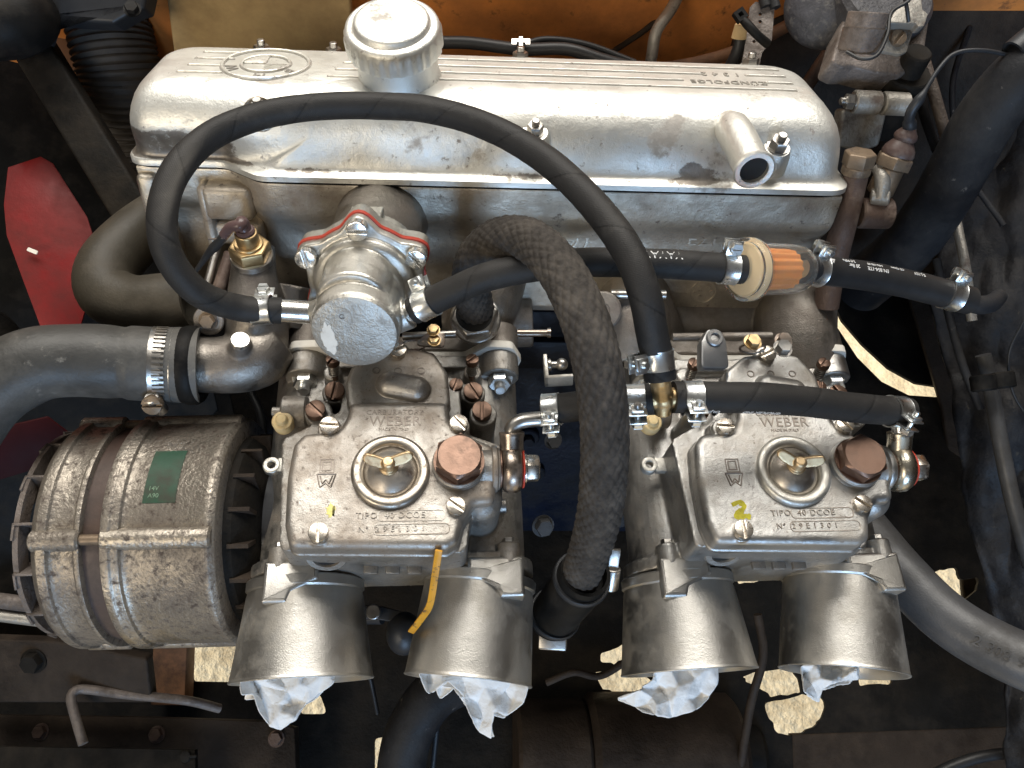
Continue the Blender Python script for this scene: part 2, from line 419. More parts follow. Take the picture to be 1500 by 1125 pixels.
M['orange']  = mat('orange_paint_grimy', (0.70, 0.25, 0.060), 0, 0.45, 0.14, 8, 0.15, 300, 0.0004, spec=0.4, dirt=((0.30, 0.115, 0.04), 0.34, 10, 0.75, 0.15), dirt2=((0.12, 0.055, 0.026), 0.17, 60, 0.8, 0.06))
M['tan']     = mat('tan_dusty_panel', (0.52, 0.375, 0.19), 0, 0.55, 0.25, 10, 0.2, 300, 0.0004, spec=0.3, dirt=((0.26, 0.17, 0.085), 0.42, 12, 0.8, 0.16))
M['rusty']   = mat('rusty_brown', (0.17, 0.085, 0.045), 0, 0.65, 0.25, 14, 0.3, 400, 0.0004, spec=0.3, dirt=((0.08, 0.045, 0.03), 0.40, 18, 0.8))
M['red']     = mat('red_fan_paint', (0.215, 0.012, 0.012), 0, 0.42, 0.18, 22, 0.25, 500, 0.0004, spec=0.35, wob=3.0, dirt=((0.09, 0.014, 0.012), 0.34, 20, 0.7, 0.15))
M['gasket_red'] = mat('red_gasket', (0.50, 0.055, 0.03), 0, 0.45, 0.12, 90, 0.15, 1200, 0.0002)
M['white_spacer'] = mat('off_white_spacer', (0.80, 0.77, 0.70), 0, 0.5, 0.08, 80, 0.2, 900, 0.0003, dirt=((0.45, 0.40, 0.32), 0.15, 90, 0.7, 0.1))
M['cream']   = mat('cream_plastic', (0.72, 0.56, 0.30), 0, 0.4, 0.1, 80, 0.15, 700, 0.0003, sss=0.2, dirt=((0.45, 0.30, 0.14), 0.18, 120, 0.5))
M['filter_cap'] = mat('filter_cream_cap', (0.66, 0.52, 0.33), 0, 0.35, 0.08, 40, 0.10, 700, 0.0003, sss=0.2, coat=0.4)
M['clear']   = mat('clear_plastic', (0.95, 0.93, 0.89), 0, 0.06, 0.01, 40, 0.05, 500, 0.0002, trans=0.96, ior=1.3, rvar=0.02)
M['element'] = mat('orange_filter_paper', (0.88, 0.34, 0.085), 0, 0.6, 0.06, 60, 0.2, 700, 0.0003, sss=0.3)
M['paper']   = mat('paper_towel', (0.86, 0.86, 0.85), 0, 0.9, 0.04, 80, 0.8, 650, 0.0005, spec=0.12, wob=2.0)
M['green']   = mat('green_label', (0.006, 0.060, 0.028), 0, 0.45, 0.15, 60, 0.1, 700, 0.0002, dirt=((0.03, 0.036, 0.022), 0.36, 60, 0.6, 0.12))
M['label_ink'] = mat('pale_label_ink', (0.15, 0.24, 0.16), 0, 0.5, 0.3, 200, 0)
M['altern']  = mat('oxidised_alternator', (0.41, 0.37, 0.315), 1.0, 0.39, 0.18, 30, 0.7, 520, 0.0008, wob=2.5, dirt=((0.085, 0.066, 0.053), 0.46, 18, 0.55, 0.16), dirt2=((0.07, 0.053, 0.043), 0.34, 230, 0.6, 0.07))
M['lamination'] = mat('brown_stator', (0.075, 0.050, 0.041), 0, 0.5, 0.15, 40, 0.3, 600, 0.0003, dirt=((0.045, 0.033, 0.027), 0.3, 50, 0.7, 0.12))
M['dist']    = mat('oxidised_alloy', (0.165, 0.14, 0.125), 0.3, 0.5, 0.25, 45, 0.8, 500, 0.0009, wob=3.5, dirt=((0.07, 0.053, 0.043), 0.36, 55, 0.75, 0.1), dirt2=((0.27, 0.24, 0.21), 0.12, 130, 0.6, 0.05))
M['distlight'] = mat('pale_alloy', (0.33, 0.31, 0.275), 0.5, 0.45, 0.15, 45, 0.6, 600, 0.0008, wob=3.0, dirt=((0.13, 0.10, 0.08), 0.34, 60, 0.7, 0.06))
M['brownpipe'] = mat('brown_pipe', (0.115, 0.078, 0.063), 0.2, 0.5, 0.25, 40, 0.7, 500, 0.0007, wob=3.0, dirt=((0.20, 0.15, 0.12), 0.24, 60, 0.7, 0.07))
M['boot']    = mat('brown_boot', (0.075, 0.048, 0.042), 0, 0.45, 0.15, 50, 0.3, 600, 0.0004, wob=2.0, dirt=((0.13, 0.10, 0.085), 0.18, 70, 0.7, 0.1))
M['brownhex']= mat('brown_hex', (0.19, 0.14, 0.095), 0.4, 0.45, 0.25, 80, 0.3, 900, 0.0004, dirt=((0.085, 0.06, 0.045), 0.3, 120, 0.7))
M['greydome']= mat('grey_speckled_dome', (0.055, 0.055, 0.062), 0.2, 0.5, 0.3, 120, 0.8, 600, 0.0007, wob=2.0, dirt=((0.12, 0.115, 0.11), 0.28, 140, 0.7, 0.07))
M['yellow']  = mat('yellow_paint_mark', (0.55, 0.50, 0.03), 0, 0.6, 0.3, 200, 0.2, 900, 0.0003)
M['yellowfaint'] = mat('faded_yellow_mark', (0.46, 0.42, 0.16), 0.6, 0.5, 0.3, 200, 0.2, 900, 0.0003)
M['dipyellow'] = mat('orange_yellow_paint', (0.62, 0.30, 0.02), 0, 0.4, 0.12, 120, 0.4, 900, 0.0005, dirt=((0.10, 0.06, 0.03), 0.36, 170, 0.6, 0.04))
M['white']   = mat('white_print', (0.72, 0.72, 0.72), 0, 0.6, 0.1, 200, 0)
M['ink']     = mat('dark_engraved', (0.235, 0.205, 0.18), 0.9, 0.5, 0.1, 200, 0)
M['wire']    = mat('purple_brown_wire', (0.10, 0.062, 0.062), 0, 0.3, 0.1, 100, 0.1, 700, 0.0002)
M['greyblack'] = mat('dark_grey_lever', (0.026, 0.028, 0.032), 0.2, 0.45, 0.15, 60, 0.2, 700, 0.0003)
M['ground']  = mat('sunlit_concrete', (0.84, 0.72, 0.50), 0, 0.9, 0.12, 30, 0.6, 70, 0.008, spec=0.2, dirt=((0.50, 0.39, 0.24), 0.34, 22, 0.9, 0.14))
M['bore']    = mat('black_bore', (0.006, 0.006, 0.006), 0, 0.7, 0.1, 60, 0)
M['red_shaded']= mat('shaded_fan_red', (0.030, 0.004, 0.005), 0, 0.6, 0.15, 40, 0.1, spec=0.15)  # fan red darkened to stand for the shade under the hose

M['dome'] = mat('satin_dome', (0.44, 0.41, 0.37), 1.0, 0.34, 0.12, 60, 0.2, 1200, 0.0002, dirt=((0.24, 0.19, 0.14), 0.25, 60, 0.5, 0.15))
M['relief_dark'] = mat('dark_relief', (0.33, 0.31, 0.28), 0.2, 0.6, 0.3, 200, 0.2)  # darker tone that sets off the raised lines, rings and letters
M['lever'] = mat('cast_lever', (0.30, 0.30, 0.30), 0.9, 0.42, 0.1, 60, 0.3, 1200, 0.0003)
# worn paint on the valve cover: bare grey metal where the stored wear is high, ragged by noise
def worn(m_):
    nt = m_.node_tree; N = nt.nodes; L = nt.links; b = N['Principled BSDF']
    at = N.new('ShaderNodeAttribute'); at.attribute_name = 'wear'
    tc = N.new('ShaderNodeTexCoord'); n1 = N.new('ShaderNodeTexNoise'); n1.inputs['Scale'].default_value = 42; n1.inputs['Detail'].default_value = 10; n1.inputs['Roughness'].default_value = 0.72
    L.new(tc.outputs['Object'], n1.inputs['Vector'])
    a = N.new('ShaderNodeMath'); a.operation = 'ADD'; L.new(at.outputs['Fac'], a.inputs[0]); L.new(n1.outputs['Fac'], a.inputs[1])
    r = N.new('ShaderNodeValToRGB'); r.color_ramp.elements[0].position = 0.90; r.color_ramp.elements[1].position = 0.96; L.new(a.outputs[0], r.inputs[0])
    n2 = N.new('ShaderNodeTexNoise'); n2.inputs['Scale'].default_value = 120; n2.inputs['Detail'].default_value = 6; L.new(tc.outputs['Object'], n2.inputs['Vector'])
    c = N.new('ShaderNodeValToRGB'); c.color_ramp.elements[0].position = 0.3; c.color_ramp.elements[1].position = 0.7
    c.color_ramp.elements[0].color = (0.20, 0.175, 0.15, 1); c.color_ramp.elements[1].color = (0.37, 0.34, 0.30, 1); L.new(n2.outputs['Fac'], c.inputs[0])
    old = b.inputs['Base Color'].links[0].from_socket
    mx = N.new('ShaderNodeMix'); mx.data_type = 'RGBA'; L.new(r.outputs[0], mx.inputs[0]); L.new(old, mx.inputs[6]); L.new(c.outputs[0], mx.inputs[7]); L.new(mx.outputs[2], b.inputs['Base Color'])
M['cover_worn'] = M['cover'].copy(); M['cover_worn'].name = 'silver_cover_worn'; worn(M['cover_worn'])

M['carb_clean'] = mat('clean_cast_carb', (0.43, 0.425, 0.412), 1.0, 0.38, 0.08, 40, 0.42, 1500, 0.0004, wob=2.5, dirt=((0.27, 0.23, 0.18), 0.24, 30, 0.5, 0.17), dirt2=((0.14, 0.11, 0.09), 0.15, 260, 0.6, 0.06))
M['union_clean'] = mat('passivated_union', (0.56, 0.52, 0.43), 1.0, 0.28, 0.15, 80, 0.2, 1200, 0.0003, dirt=((0.30, 0.24, 0.16), 0.2, 80, 0.5, 0.1))
M['gunmetal'] = mat('gunmetal_housing', (0.25, 0.23, 0.205), 1.0, 0.36, 0.15, 30, 0.5, 1200, 0.0005, wob=2.5, dirt=((0.11, 0.09, 0.075), 0.34, 35, 0.6, 0.14))
M['pump_cap'] = mat('worn_pump_cap', (0.43, 0.415, 0.38), 1.0, 0.46, 0.15, 40, 0.6, 1100, 0.0006, wob=3.5, dirt=((0.24, 0.225, 0.20), 0.42, 26, 0.5, 0.05), dirt2=((0.17, 0.15, 0.13), 0.14, 110, 0.55, 0.05))
# ------------------------------------------------------------------ setting
UP = Vector((0, math.sin(CAM_PITCH), math.cos(CAM_PITCH)))
NEAR = Vector((0, -math.cos(CAM_PITCH), math.sin(CAM_PITCH)))      # towards the photographer, level
def plate_px(mb, pts, pt, n, th, fillet=0.0, rnd=0.0):
    f = axis_frame(pt, n); pl = [f.px(a, b) for a, b in pts]
    pl = [(q.x, q.y) for q in pl]
    if rnd: pl = rpoly(ccw(pl), rnd, 4)
    mb.prism(f, pl, -th, 0, fillet); return f
def wbox(mb, x0, x1, y0, y1, z0, z1):
    inv = CM.inverted()
    c = lambda x, y, z: (inv @ Vector((x, y, z))) * 100
    mb.rings([[c(x, y, z) for x, y in ((x0, y0), (x1, y0), (x1, y1), (x0, y1))] for z in (z0, z1)])

g = MB()
inv = CM.inverted(); n = 60
for j in range(n + 1):
    for i in range(n + 1):
        x = -6 + 12 * i / n; y = -6 + 12 * j / n
        g.v.append((inv @ Vector((x, y, 0.012 * noise.noise(Vector((x * 9, y * 9, 0)))))) * 100)
for j in range(n):
    for i in range(n): a = j*(n+1)+i; g.f.append((a, a+1, a+n+2, a+n+1))
struct(g, 'ground', M['ground'])

# orange inner wing behind the engine
mb = MB(); plate_px(mb, [(-500, -170), (2100, -170), (2100, 330), (-500, 330)], P(750, 60, 62), NEAR * 1.0 + UP * 0.05, 1.0)
wing = mb.build('inner_wing', M['orange'], label='orange painted inner wing panel behind the silver valve cover', cat='panel')
mb = MB(); f = plate_px(mb, [(223, -160), (505, -160), (521, 135), (262, 135)], P(400, 60, 59.5), NEAR + UP * 0.12, 0.8, 0.25, 0.6)
mb.build('splash_panel', M['tan'], label='dusty tan metal panel behind the round filler cap at upper left', cat='panel')
mb = MB(); mb.tube([P(1018, -40, 60), P(985, 12, 60.2), P(940, 48, 60.4), P(885, 84, 60.6)], 0.22, 10)
mb.build('brace_rod', M['darkbrown'], label='thin dark rod lying diagonally against the orange panel', cat='rod')
mb = MB(); mb.tube(spline([P(1010, -40, 57), P(985, 10, 57), P(962, 45, 57), P(955, 80, 58), P(950, 110, 59)]), 0.42, 12)
mb.build('grey_pipe', M['distlight'], label='pale grey curved pipe in front of the orange panel', cat='pipe')

# dark engine bay sides: plates, and an added dark sheet masking the ground
def holed(name, fr, outer, holes, th, mat_, **k):
    cu = bpy.data.curves.new('c', 'CURVE'); cu.dimensions = '2D'; cu.fill_mode = 'BOTH'; cu.extrude = th * 0.5
    for pl in [outer] + holes:
        sp = cu.splines.new('POLY'); sp.points.add(len(pl) - 1)
        for q, v in zip(sp.points, pl): q.co = (v[0], v[1], 0, 1)
        sp.use_cyclic_u = True
    o = bpy.data.objects.new('c', cu); COL.objects.link(o)
    dg = bpy.context.evaluated_depsgraph_get(); dg.update(); me = bpy.data.meshes.new_from_object(o.evaluated_get(dg))
    mb = MB(); mb.add([fr.p(*v.co) for v in me.vertices], [tuple(p.vertices) for p in me.polygons])
    bpy.data.objects.remove(o); bpy.data.curves.remove(cu)
    return mb.build(name, mat_, **k)
FS = Fr(P(750, 900, 74), (1, 0, 0), UP)
def jag(pts, amp=3.0, sub=4, seed=1):
    rnd = random.Random(seed); out = []
    for i in range(len(pts)):
        a, b = Vector(pts[i]), Vector(pts[(i+1) % len(pts)])
        for k in range(sub): 
            q = a.lerp(b, k / sub); out.append((q.x + rnd.uniform(-amp, amp), q.y + rnd.uniform(-amp, amp)))
    return out
holes_px = [
    [(283, 925), (380, 925), (380, 1000), (283, 998)],
    [(440, 1020), (470, 1018), (480, 1046), (440, 1046)],
    [(549, 1082), (570, 1078), (572, 1125), (566, 1140), (549, 1130)],
    jag([(872, 985), (925, 975), (960, 1005), (945, 1030), (905, 1016), (880, 1010)], 3, 4, 3),
    jag([(880, 956), (916, 942), (925, 962), (900, 972), (882, 972)], 2, 3, 5),
    jag([(1085, 990), (1160, 975), (1175, 1015), (1130, 1020), (1100, 1002)], 3, 4, 6),
    jag([(1120, 1032), (1170, 1020), (1200, 1015), (1208, 1045), (1190, 1068), (1160, 1078), (1132, 1070)], 3, 4, 7),
    jag([(1255, 985), (1308, 975), (1306, 1002), (1258, 1004)], 2, 3, 8),
    jag([(1356, 845), (1375, 836), (1398, 832), (1405, 848), (1432, 846), (1430, 866), (1395, 888), (1372, 870)], 2, 3, 9),
    jag([(1075, 835), (1112, 828), (1112, 852), (1080, 856)], 2, 3, 10),
    [(1206, 425), (1215, 432), (1232, 470), (1262, 505), (1300, 540), (1340, 562), (1392, 570), (1393, 584), (1330, 580), (1290, 560), (1255, 525), (1225, 480)],
]
def fl(pts, soft=False):
    q = [tuple(FS.px(a, b)[:2]) for a, b in pts]
    if soft: q = [tuple(v) for v in rpoly(q, 0.35, 3)]
    return q
holed('ground_mask', FS, fl([(-500, 250), (1720, 250), (1720, 1600), (-500, 1600)]), [fl(h, True) for h in holes_px], 0.4, M['dark'],  # added sheet keeps the gaps dark; openings let ground patches show
      label='dark sheet added to mask the sunlit ground, with ragged openings where it shows', cat='ground_mask')
mb = MB(); wbox(mb, 0.60, 0.64, -0.50, 0.90, 0.53, 1.34)  # out of view; extent set to keep the low sun off the engine
mb.build('bulkhead', M['darkbrown'], bevel=0.3, label='unseen dark brown bulkhead wall right of the engine bay, keeping the low sun off it', cat='wall')
mb = MB(); wbox(mb, -0.66, -0.62, -0.60, 0.90, 0.40, 1.10)
mb.build('front_wall', M['dark'], label='black front panel at the left of the engine bay', cat='wall')

# right-hand dark inner panels
mb = MB(); plate_px(mb, [(1165, -120), (1560, -120), (1700, 500), (1700, 1260), (1440, 1200), (1400, 760), (1380, 600), (1330, 430), (1290, 330), (1230, 200)], P(1400, 420, 78), NEAR * 0.45 + UP + Vector((-0.35, 0, 0)), 1.0, 0.3)
mb.build('bulkhead_shelf', M['darkbrown'], label='grimy dark brown shelf of the bulkhead behind the thick black hose', cat='panel')
mb = MB(); plate_px(mb, [(1408, -60), (1560, -60), (1560, 145), (1470, 150), (1445, 120), (1425, 60)], P(1450, 50, 66), NEAR + UP * 0.5 + Vector((-0.3, 0, 0)), 0.8, 0.25, 0.4)
mb.build('bulkhead_flange', M['rusty'], label='rusty orange-brown panel flange in the top right corner', cat='panel')
# crumpled, dusty inner panel down the right side
mb = MB(); rows = 90; cols = 40
lb = [(-80, 1370), (100, 1385), (220, 1400), (330, 1385), (430, 1360), (520, 1378), (575, 1398), (640, 1404), (760, 1420), (860, 1446), (960, 1470), (1200, 1480)]
for j in range(rows + 1):
    py = -80 + 1280 * j / rows
    for (y0, x0), (y1, x1) in zip(lb, lb[1:]):
        if y0 <= py <= y1: xl = x0 + (x1 - x0) * (py - y0) / (y1 - y0)
    for i in range(cols + 1):
        px = xl + (1640 - xl) * i / cols + 5 * noise.noise(Vector((py * 0.03, i * 0.2, 1)))
        d = 67 - 7 * (i / cols) - 3.0 * smooth((py - 540) / 60) + 1.6 * noise.noise(Vector((px * 0.012, py * 0.008, 0))) + 0.7 * noise.noise(Vector((px * 0.04, py * 0.03, 4))) + 0.9 * abs(noise.noise(Vector((px * 0.022, py * 0.010, 9))))
        mb.v.append(P(px, py, d))
for j in range(rows):
    for i in range(cols): a_ = j*(cols+1)+i; mb.f.append((a_, a_+1, a_+cols+2, a_+cols+1))
M['crumple'] = mat('dusty_black_felt', (0.014, 0.0145, 0.017), 0, 0.55, 0.3, 30, 0.7, 350, 0.001, spec=0.3, wob=3.0, dirt=((0.042, 0.040, 0.040), 0.30, 26, 0.8, 0.14), dirt2=((0.10, 0.085, 0.06), 0.08, 150, 0.8, 0.04))
ipn = mb.build('side_insulation', M['crumple'], label='crumpled dusty black insulation sheet down the right side', cat='insulation', angle=60)
m_ = ipn.modifiers.new('so', 'SOLIDIFY'); m_.thickness = 0.004; m_.offset = -1
# black front panel, left
mb = MB(); plate_px(mb, [(-200, -200), (60, -200), (120, 130), (260, 360), (320, 600), (60, 900), (-200, 900)], P(80, 300, 66), NEAR * 0.5 + UP + Vector((0.4, 0, 0)), 0.8, 0.2)
mb.build('radiator_shroud', M['black'], label='black radiator shroud behind the red fan blade', cat='panel')
fb = axis_frame(P(130, 200, 56), (P(225, 330, 56) - P(60, 60, 57)))
mb = MB(); mb.prism(fb, rpoly([(-1.3, -1.1), (1.3, -1.1), (1.3, 1.1), (-1.3, 1.1)], 0.3), -9.5, 8.5)
mb.build('radiator_brace', M['dark'], bevel=0.1, label='black diagonal radiator brace between red fan blade and ribbed duct', cat='brace')
# ------------------------------------------------------------------ cylinder head and valve cover
TH = R(50)
HN = Vector((0, math.sin(TH), math.cos(TH)))
FH = Fr(P(750, 276, 47), Vector((math.cos(R(2.6)), -0.014, -math.sin(R(2.6)))), HN)
def xat(px, py, y, z): 
    q = FH.loc(hit(px, py, FH.p(0, y, z), FH.z)); return q.x
S = []
# shared small pieces ------------------------------------------------
def mk_nut(mb, f):
    mb.cyl(f, 0.66, 0, 0.10, 24); mb.ngon(f, 0.56, 6, 0.10, 0.62); mb.cyl(f, 0.27, 0.6, 1.0, 14, 0.05)
def mk_hexbolt(mb, f):
    mb.cyl(f, 0.62, 0, 0.08, 24); mb.ngon(f, 0.5, 6, 0.08, 0.48)
def mk_slot(mb, f, r=0.5, h=0.42, sw=0.075, sd=0.16):
    """cheese-head screw with a real slot"""
    n = 14
    for sgn in (-1, 1):
        a0 = math.asin(sw / r); pts = []
        for k in range(n + 1):
            a = a0 + (math.pi - 2 * a0) * k / n; pts.append((r * math.cos(a), sgn * r * math.sin(a)))
        mb.prism(f, pts, h - sd, h, 0.05, 2)
    mb.lathe(f, [(r * 0.72, -0.25), (r * 0.72, -0.02), (r, 0.0), (r, h - sd)], 28)
mk_slot_s = lambda mb, f: mk_slot(mb, f, 0.40, 0.40, 0.06, 0.14)
mk_slot_l = lambda mb, f: mk_slot(mb, f, 0.56, 0.42, 0.075, 0.16)

# head casting
head = thing('cylinder_head', FH.p(0, 5, -10), 'grimy cast aluminium cylinder head below the silver valve cover', 'cylinder head')
def yoff(x): return 1.75 * (1 - smooth((x + 17.0) / 2.4))
prof = [(0.28, -0.12), (0.24, -0.35), (0.30, -0.9), (0.35, -1.9), (0.5, -2.5), (0.95, -3.1), (1.35, -3.6), (1.5, -4.4), (1.55, -9.4), (2.2, -10.2), (10.3, -10.2), (10.3, -0.12)]
mb = MB(); rings = []
for i in range(64):
    x = -22.5 + 42.6 * i / 63; yo = yoff(x); rings.append([FH.p(x, y + yo * (1 if k < 10 else 0), z) for k, (y, z) in enumerate(prof)])
mb.rings(rings)
mb.build('casting', M['head'], head, bevel=0.12)
# timing-case end, boss ledges at the left
mb = MB()
mb.box(FH, -22.5, -21.3, 1.4, 9, -9.6, -0.5); mb.box(FH, -18.5, -15.6, 0.7, 3.2, -3.0, -0.9); mb.box(FH, -19.0, -15.4, 1.2, 3.2, -5.0, -3.4); mb.box(FH, -18.9, -18.2, 0.9, 3.2, -7.4, -0.9)
mb.build('timing_case', M['head'], head, bevel=0.35, seg=3)
# gasket strip
fo = [(-22.6, 1.85), (-17.0, 1.85), (-14.7, 0.12), (20.2, 0.12), (20.2, 10.8), (-22.6, 10.8)]
mb = MB(); mb.prism(FH, rpoly(fo, [1.4, 1.6, 1.6, 1.6, 2, 2], 6), -0.14, 0.02)
mb.build('cover_gasket', M['black'], head)
# emblems and cast letters on the head face
FF = Fr(FH.p(0, 1.5, -6), FH.x, (FH.y * -1.0 + FH.z * 0.0))
def on_face(px, py): q = FF.px(px, py, 0); return FF.at(q.x, q.y, 0)
f = on_face(829, 350); e = MB()
e.ringlathe(f, [(1.42, -0.05), (1.42, 0.07), (1.30, 0.07), (1.30, -0.05)], 40); e.ringlathe(f, [(0.78, -0.05), (0.78, 0.07), (0.68, 0.07), (0.68, -0.05)], 32)
for k in range(4): e.box(f, 0.06, 0.55 - 0.09*k, -0.12 - 0.14*k, -0.05 - 0.14*k, -0.02, 0.06); e.box(f, -0.55 + 0.09*k, -0.06, 0.05 + 0.14*k, 0.12 + 0.14*k, -0.02, 0.06)
for ch, a in (('B', 135), ('M', 90), ('W', 45)):
    ca, sa = math.cos(R(a)), math.sin(R(a)); 
    e.text(ch, lambda v, ca=ca, sa=sa: f.p(ca*1.04 + v.x*sa + v.y*ca, sa*1.04 - v.x*ca + v.y*sa, v.z), 0.42, 0.05)
e.build('emblem', M['head'], head)
f = on_face(1030, 351); e = MB(); e.text('E21', lambda v: f.p(v.x, v.y, v.z), 1.25, 0.10, spacing=1.15); e.build('cast_letters', M['head'], head)
f = on_face(1030, 428); e = MB()
for k in range(5): 
    fk = f.at(0.55 * math.cos(k * 1.1), 0.42 * math.sin(k * 1.1), 0); e.cyl(fk, 0.15, -0.05, 0.06, 10)
e.ringlathe(f, [(0.9, -0.05), (0.9, 0.05), (0.82, 0.05), (0.82, -0.05)], 28); e.build('cast_mark', M['head'], head)
# pump mounting flange ring on the head
# block below
mb = MB(); mb.box(FH, -20.5, 19.0, 2.2, 12, -34, -10.3)
blk = thing('engine_block', FH.p(0, 6, -30), 'dark blue engine block low between the two carburettors', 'engine block')
mb.build('casting', M['blue'], blk, bevel=0.3)
mb = MB()
for k, (x, z) in enumerate(((2.2, -22), (2.9, -26), (-0.5, -24), (4.0, -20))):
    mb.cyl(axis_frame(FH.p(x, 2.3, z), -FH.y), 0.9, 0, 0.7, 16, 0.1); mb.ngon(axis_frame(FH.p(x, 2.3, z), -FH.y), 0.5, 6, 0.7, 1.2)
mb.build('core_plug', M['blue'], blk)
mb = MB(); mb.box(FH, -10, 16, 1.6, 2.4, -15, -12.5); mb.build('side_rib', M['blue'], blk, bevel=0.2)

# valve cover
cov = thing('valve_cover', FH.p(0, 5, 0), 'long silver valve cover with worn stained paint and raised round emblem', 'valve cover')
lo = rpoly([(-22.9, 1.7), (-17.1, 1.7), (-14.8, 0.0), (20.5, 0.0), (20.5, 11.0), (-22.9, 11.0)], [1.4, 1.7, 1.7, 1.6, 2, 2], 8)
lo2 = rpoly([(-22.9, 0.75), (-17.1, 0.42), (-12.0, 0.0), (20.5, 0.0), (20.5, 11.0), (-22.9, 11.0)], [1.8, 3, 3, 1.6, 2, 2], 8)
hi_ = rpoly([(-20.8, 3.5), (-16.0, 3.5), (-11.0, 3.5), (17.6, 3.5), (17.6, 8.8), (-20.8, 8.8)], [1.6, 1.7, 1.7, 2.2, 2, 2], 8)
lv = [(0.0, 0.03), (0.0, 0.36), (0.04, 0.44), (0.10, 0.50), (0.14, 0.58), (0.17, 0.75), (0.195, 1.1), (0.215, 1.7), (0.24, 2.2), (0.28, 2.75), (0.35, 3.3), (0.45, 3.78), (0.58, 4.18), (0.72, 4.46), (0.86, 4.63), (1.0, 4.70)]
def dense(*polys):
    out = [[] for _ in polys]; N_ = len(polys[0])
    for i in range(N_):
        Lm = max((p[(i+1) % N_] - p[i]).length for p in polys); k = max(1, int(Lm / 0.45))
        for j in range(k):
            for o_, p in zip(out, polys): o_.append(p[i].lerp(p[(i+1) % N_], j / k))
    return out
lo, lo2, hi_ = dense(lo, lo2, hi_)
lv2 = []
for (t0, z0), (t1, z1) in zip(lv, lv[1:]):
    k = max(1, int((z1 - z0) / 0.22))
    for j in range(k): lv2.append((t0 + (t1 - t0) * j / k, z0 + (z1 - z0) * j / k))
lv = lv2 + [lv[-1]]
rings = [[FH.p(*(a.lerp(a2, smooth((z - 0.45) / 2.2)).lerp(b, t)), z) for a, a2, b in zip(lo, lo2, hi_)] for t, z in lv]
# a second, inner ring keeps the top flat
cen = Vector((-1.5, 6.4)); rings.append([FH.p(*(b.lerp(cen, 0.06)), 4.72) for b in hi_])
mb = MB(); mb.rings(rings)
# stains: own material with worn band low on the wall
mc = M['cover']; nt = mc.node_tree
cbvh = BVHTree.FromPolygons(mb.v, mb.f)
def surf(px, py):
    r_ = ray(px, py).normalized(); h_ = cbvh.ray_cast(Vector((0, 0, 0)), r_); return h_[0], (h_[1] if h_[1].dot(r_) < 0 else -h_[1])
oc = mb.build('casting', M['cover_worn'], cov, angle=60)
at = oc.data.attributes.new('wear', 'FLOAT', 'POINT')
for i, v in enumerate(mb.v):
    q = FH.loc(v); x, y, z = q
    w = 0.0
    if y < 4.2:
        w += 0.50 * smooth((-13.8 - x) / 3.5) * smooth((2.9 - z) / 0.7) * smooth((z - 0.35) / 0.25)      # bare patch, left end
        w += 0.36 * math.exp(-((z - 1.0) / 0.55) ** 2) * (0.55 + 0.45 * math.sin(x * 0.55 + 1.0)) * smooth((x + 16) / 2)
        w += 0.34 * math.exp(-((x - 10.6) / 1.0) ** 2 - ((z - 1.2) / 0.9) ** 2)
        w += 0.30 * math.exp(-((z - 0.55) / 0.16) ** 2)
    at.data[i].value = w
TOPZ = 4.72
# raised lines on the top
def rib(x0, x1, y, w=0.20, h=0.09):
    m_ = MB(); m_.prism(FH, rpoly([(x0 - 0.07, y - w/2 - 0.07), (x1 + 0.07, y - w/2 - 0.07), (x1 + 0.07, y + w/2), (x0 - 0.07, y + w/2)], w * 0.45, 3), TOPZ - 0.1, TOPZ + 0.015); m_.build('dark_line', M['relief_dark'], cov)  # darker strip showing along the edge of the raised line
    m_ = MB(); pl = rpoly([(x0, y - w/2), (x1, y - w/2), (x1, y + w/2), (x0, y + w/2)], w * 0.45, 3); m_.prism(FH, pl, TOPZ - 0.15, TOPZ + h, 0.05, 2); m_.build('raised_line', M['cover'], cov)
for k, (y, x0, x1) in enumerate(((4.35, -19.6, -17.0), (5.55, -19.3, -17.2), (6.75, -19.2, -16.9), (7.9, -19.0, -16.7))): rib(x0, x1, y)
for k, (y, x0, x1) in enumerate(((4.35, -10.9, 17.1), (5.55, -10.6, 10.4), (6.75, -10.3, 11.8), (7.95, -10.0, 17.0))): rib(x0, x1, y)
rib(15.5, 17.2, 5.55); rib(14.6, 17.1, 6.75)
# roundel
q = FH.px(385, 102, TOPZ); f = FH.at(q.x, 6.0, TOPZ)
e = MB()
for r0, r1 in ((2.70, 2.40), (1.55, 1.28)): e.ringlathe(f, [(r0, -0.1), (r0, 0.014), (r1, 0.014), (r1, -0.1)], 64)
e.build('dark_ring', M['relief_dark'], cov)
e = MB(); e.ringlathe(f, [(2.62, -0.1), (2.62, 0.12), (2.56, 0.15), (2.46, 0.12), (2.46, -0.1)], 64); e.ringlathe(f, [(1.48, -0.1), (1.48, 0.12), (1.43, 0.15), (1.34, 0.12), (1.34, -0.1)], 48)
e.build('emblem_ring', M['cover'], cov)
e = MB()
def quad(fr, a0, a1, r, z0, z1): return [(0, 0)] + [(r * math.cos(R(a0 + (a1-a0)*k/10)), r * math.sin(R(a0 + (a1-a0)*k/10))) for k in range(11)]
e.prism(f, quad(f, 90, 180, 1.32, 0, 0), -0.05, 0.10, 0.04, 2)
for k in range(5):
    y = -0.12 - 0.22 * k; xx = math.sqrt(max(0.01, 1.28**2 - y*y)); e.box(f, 0.03, xx, y - 0.06, y + 0.04, -0.05, 0.10)
e.build('emblem_quarter', M['cover'], cov)
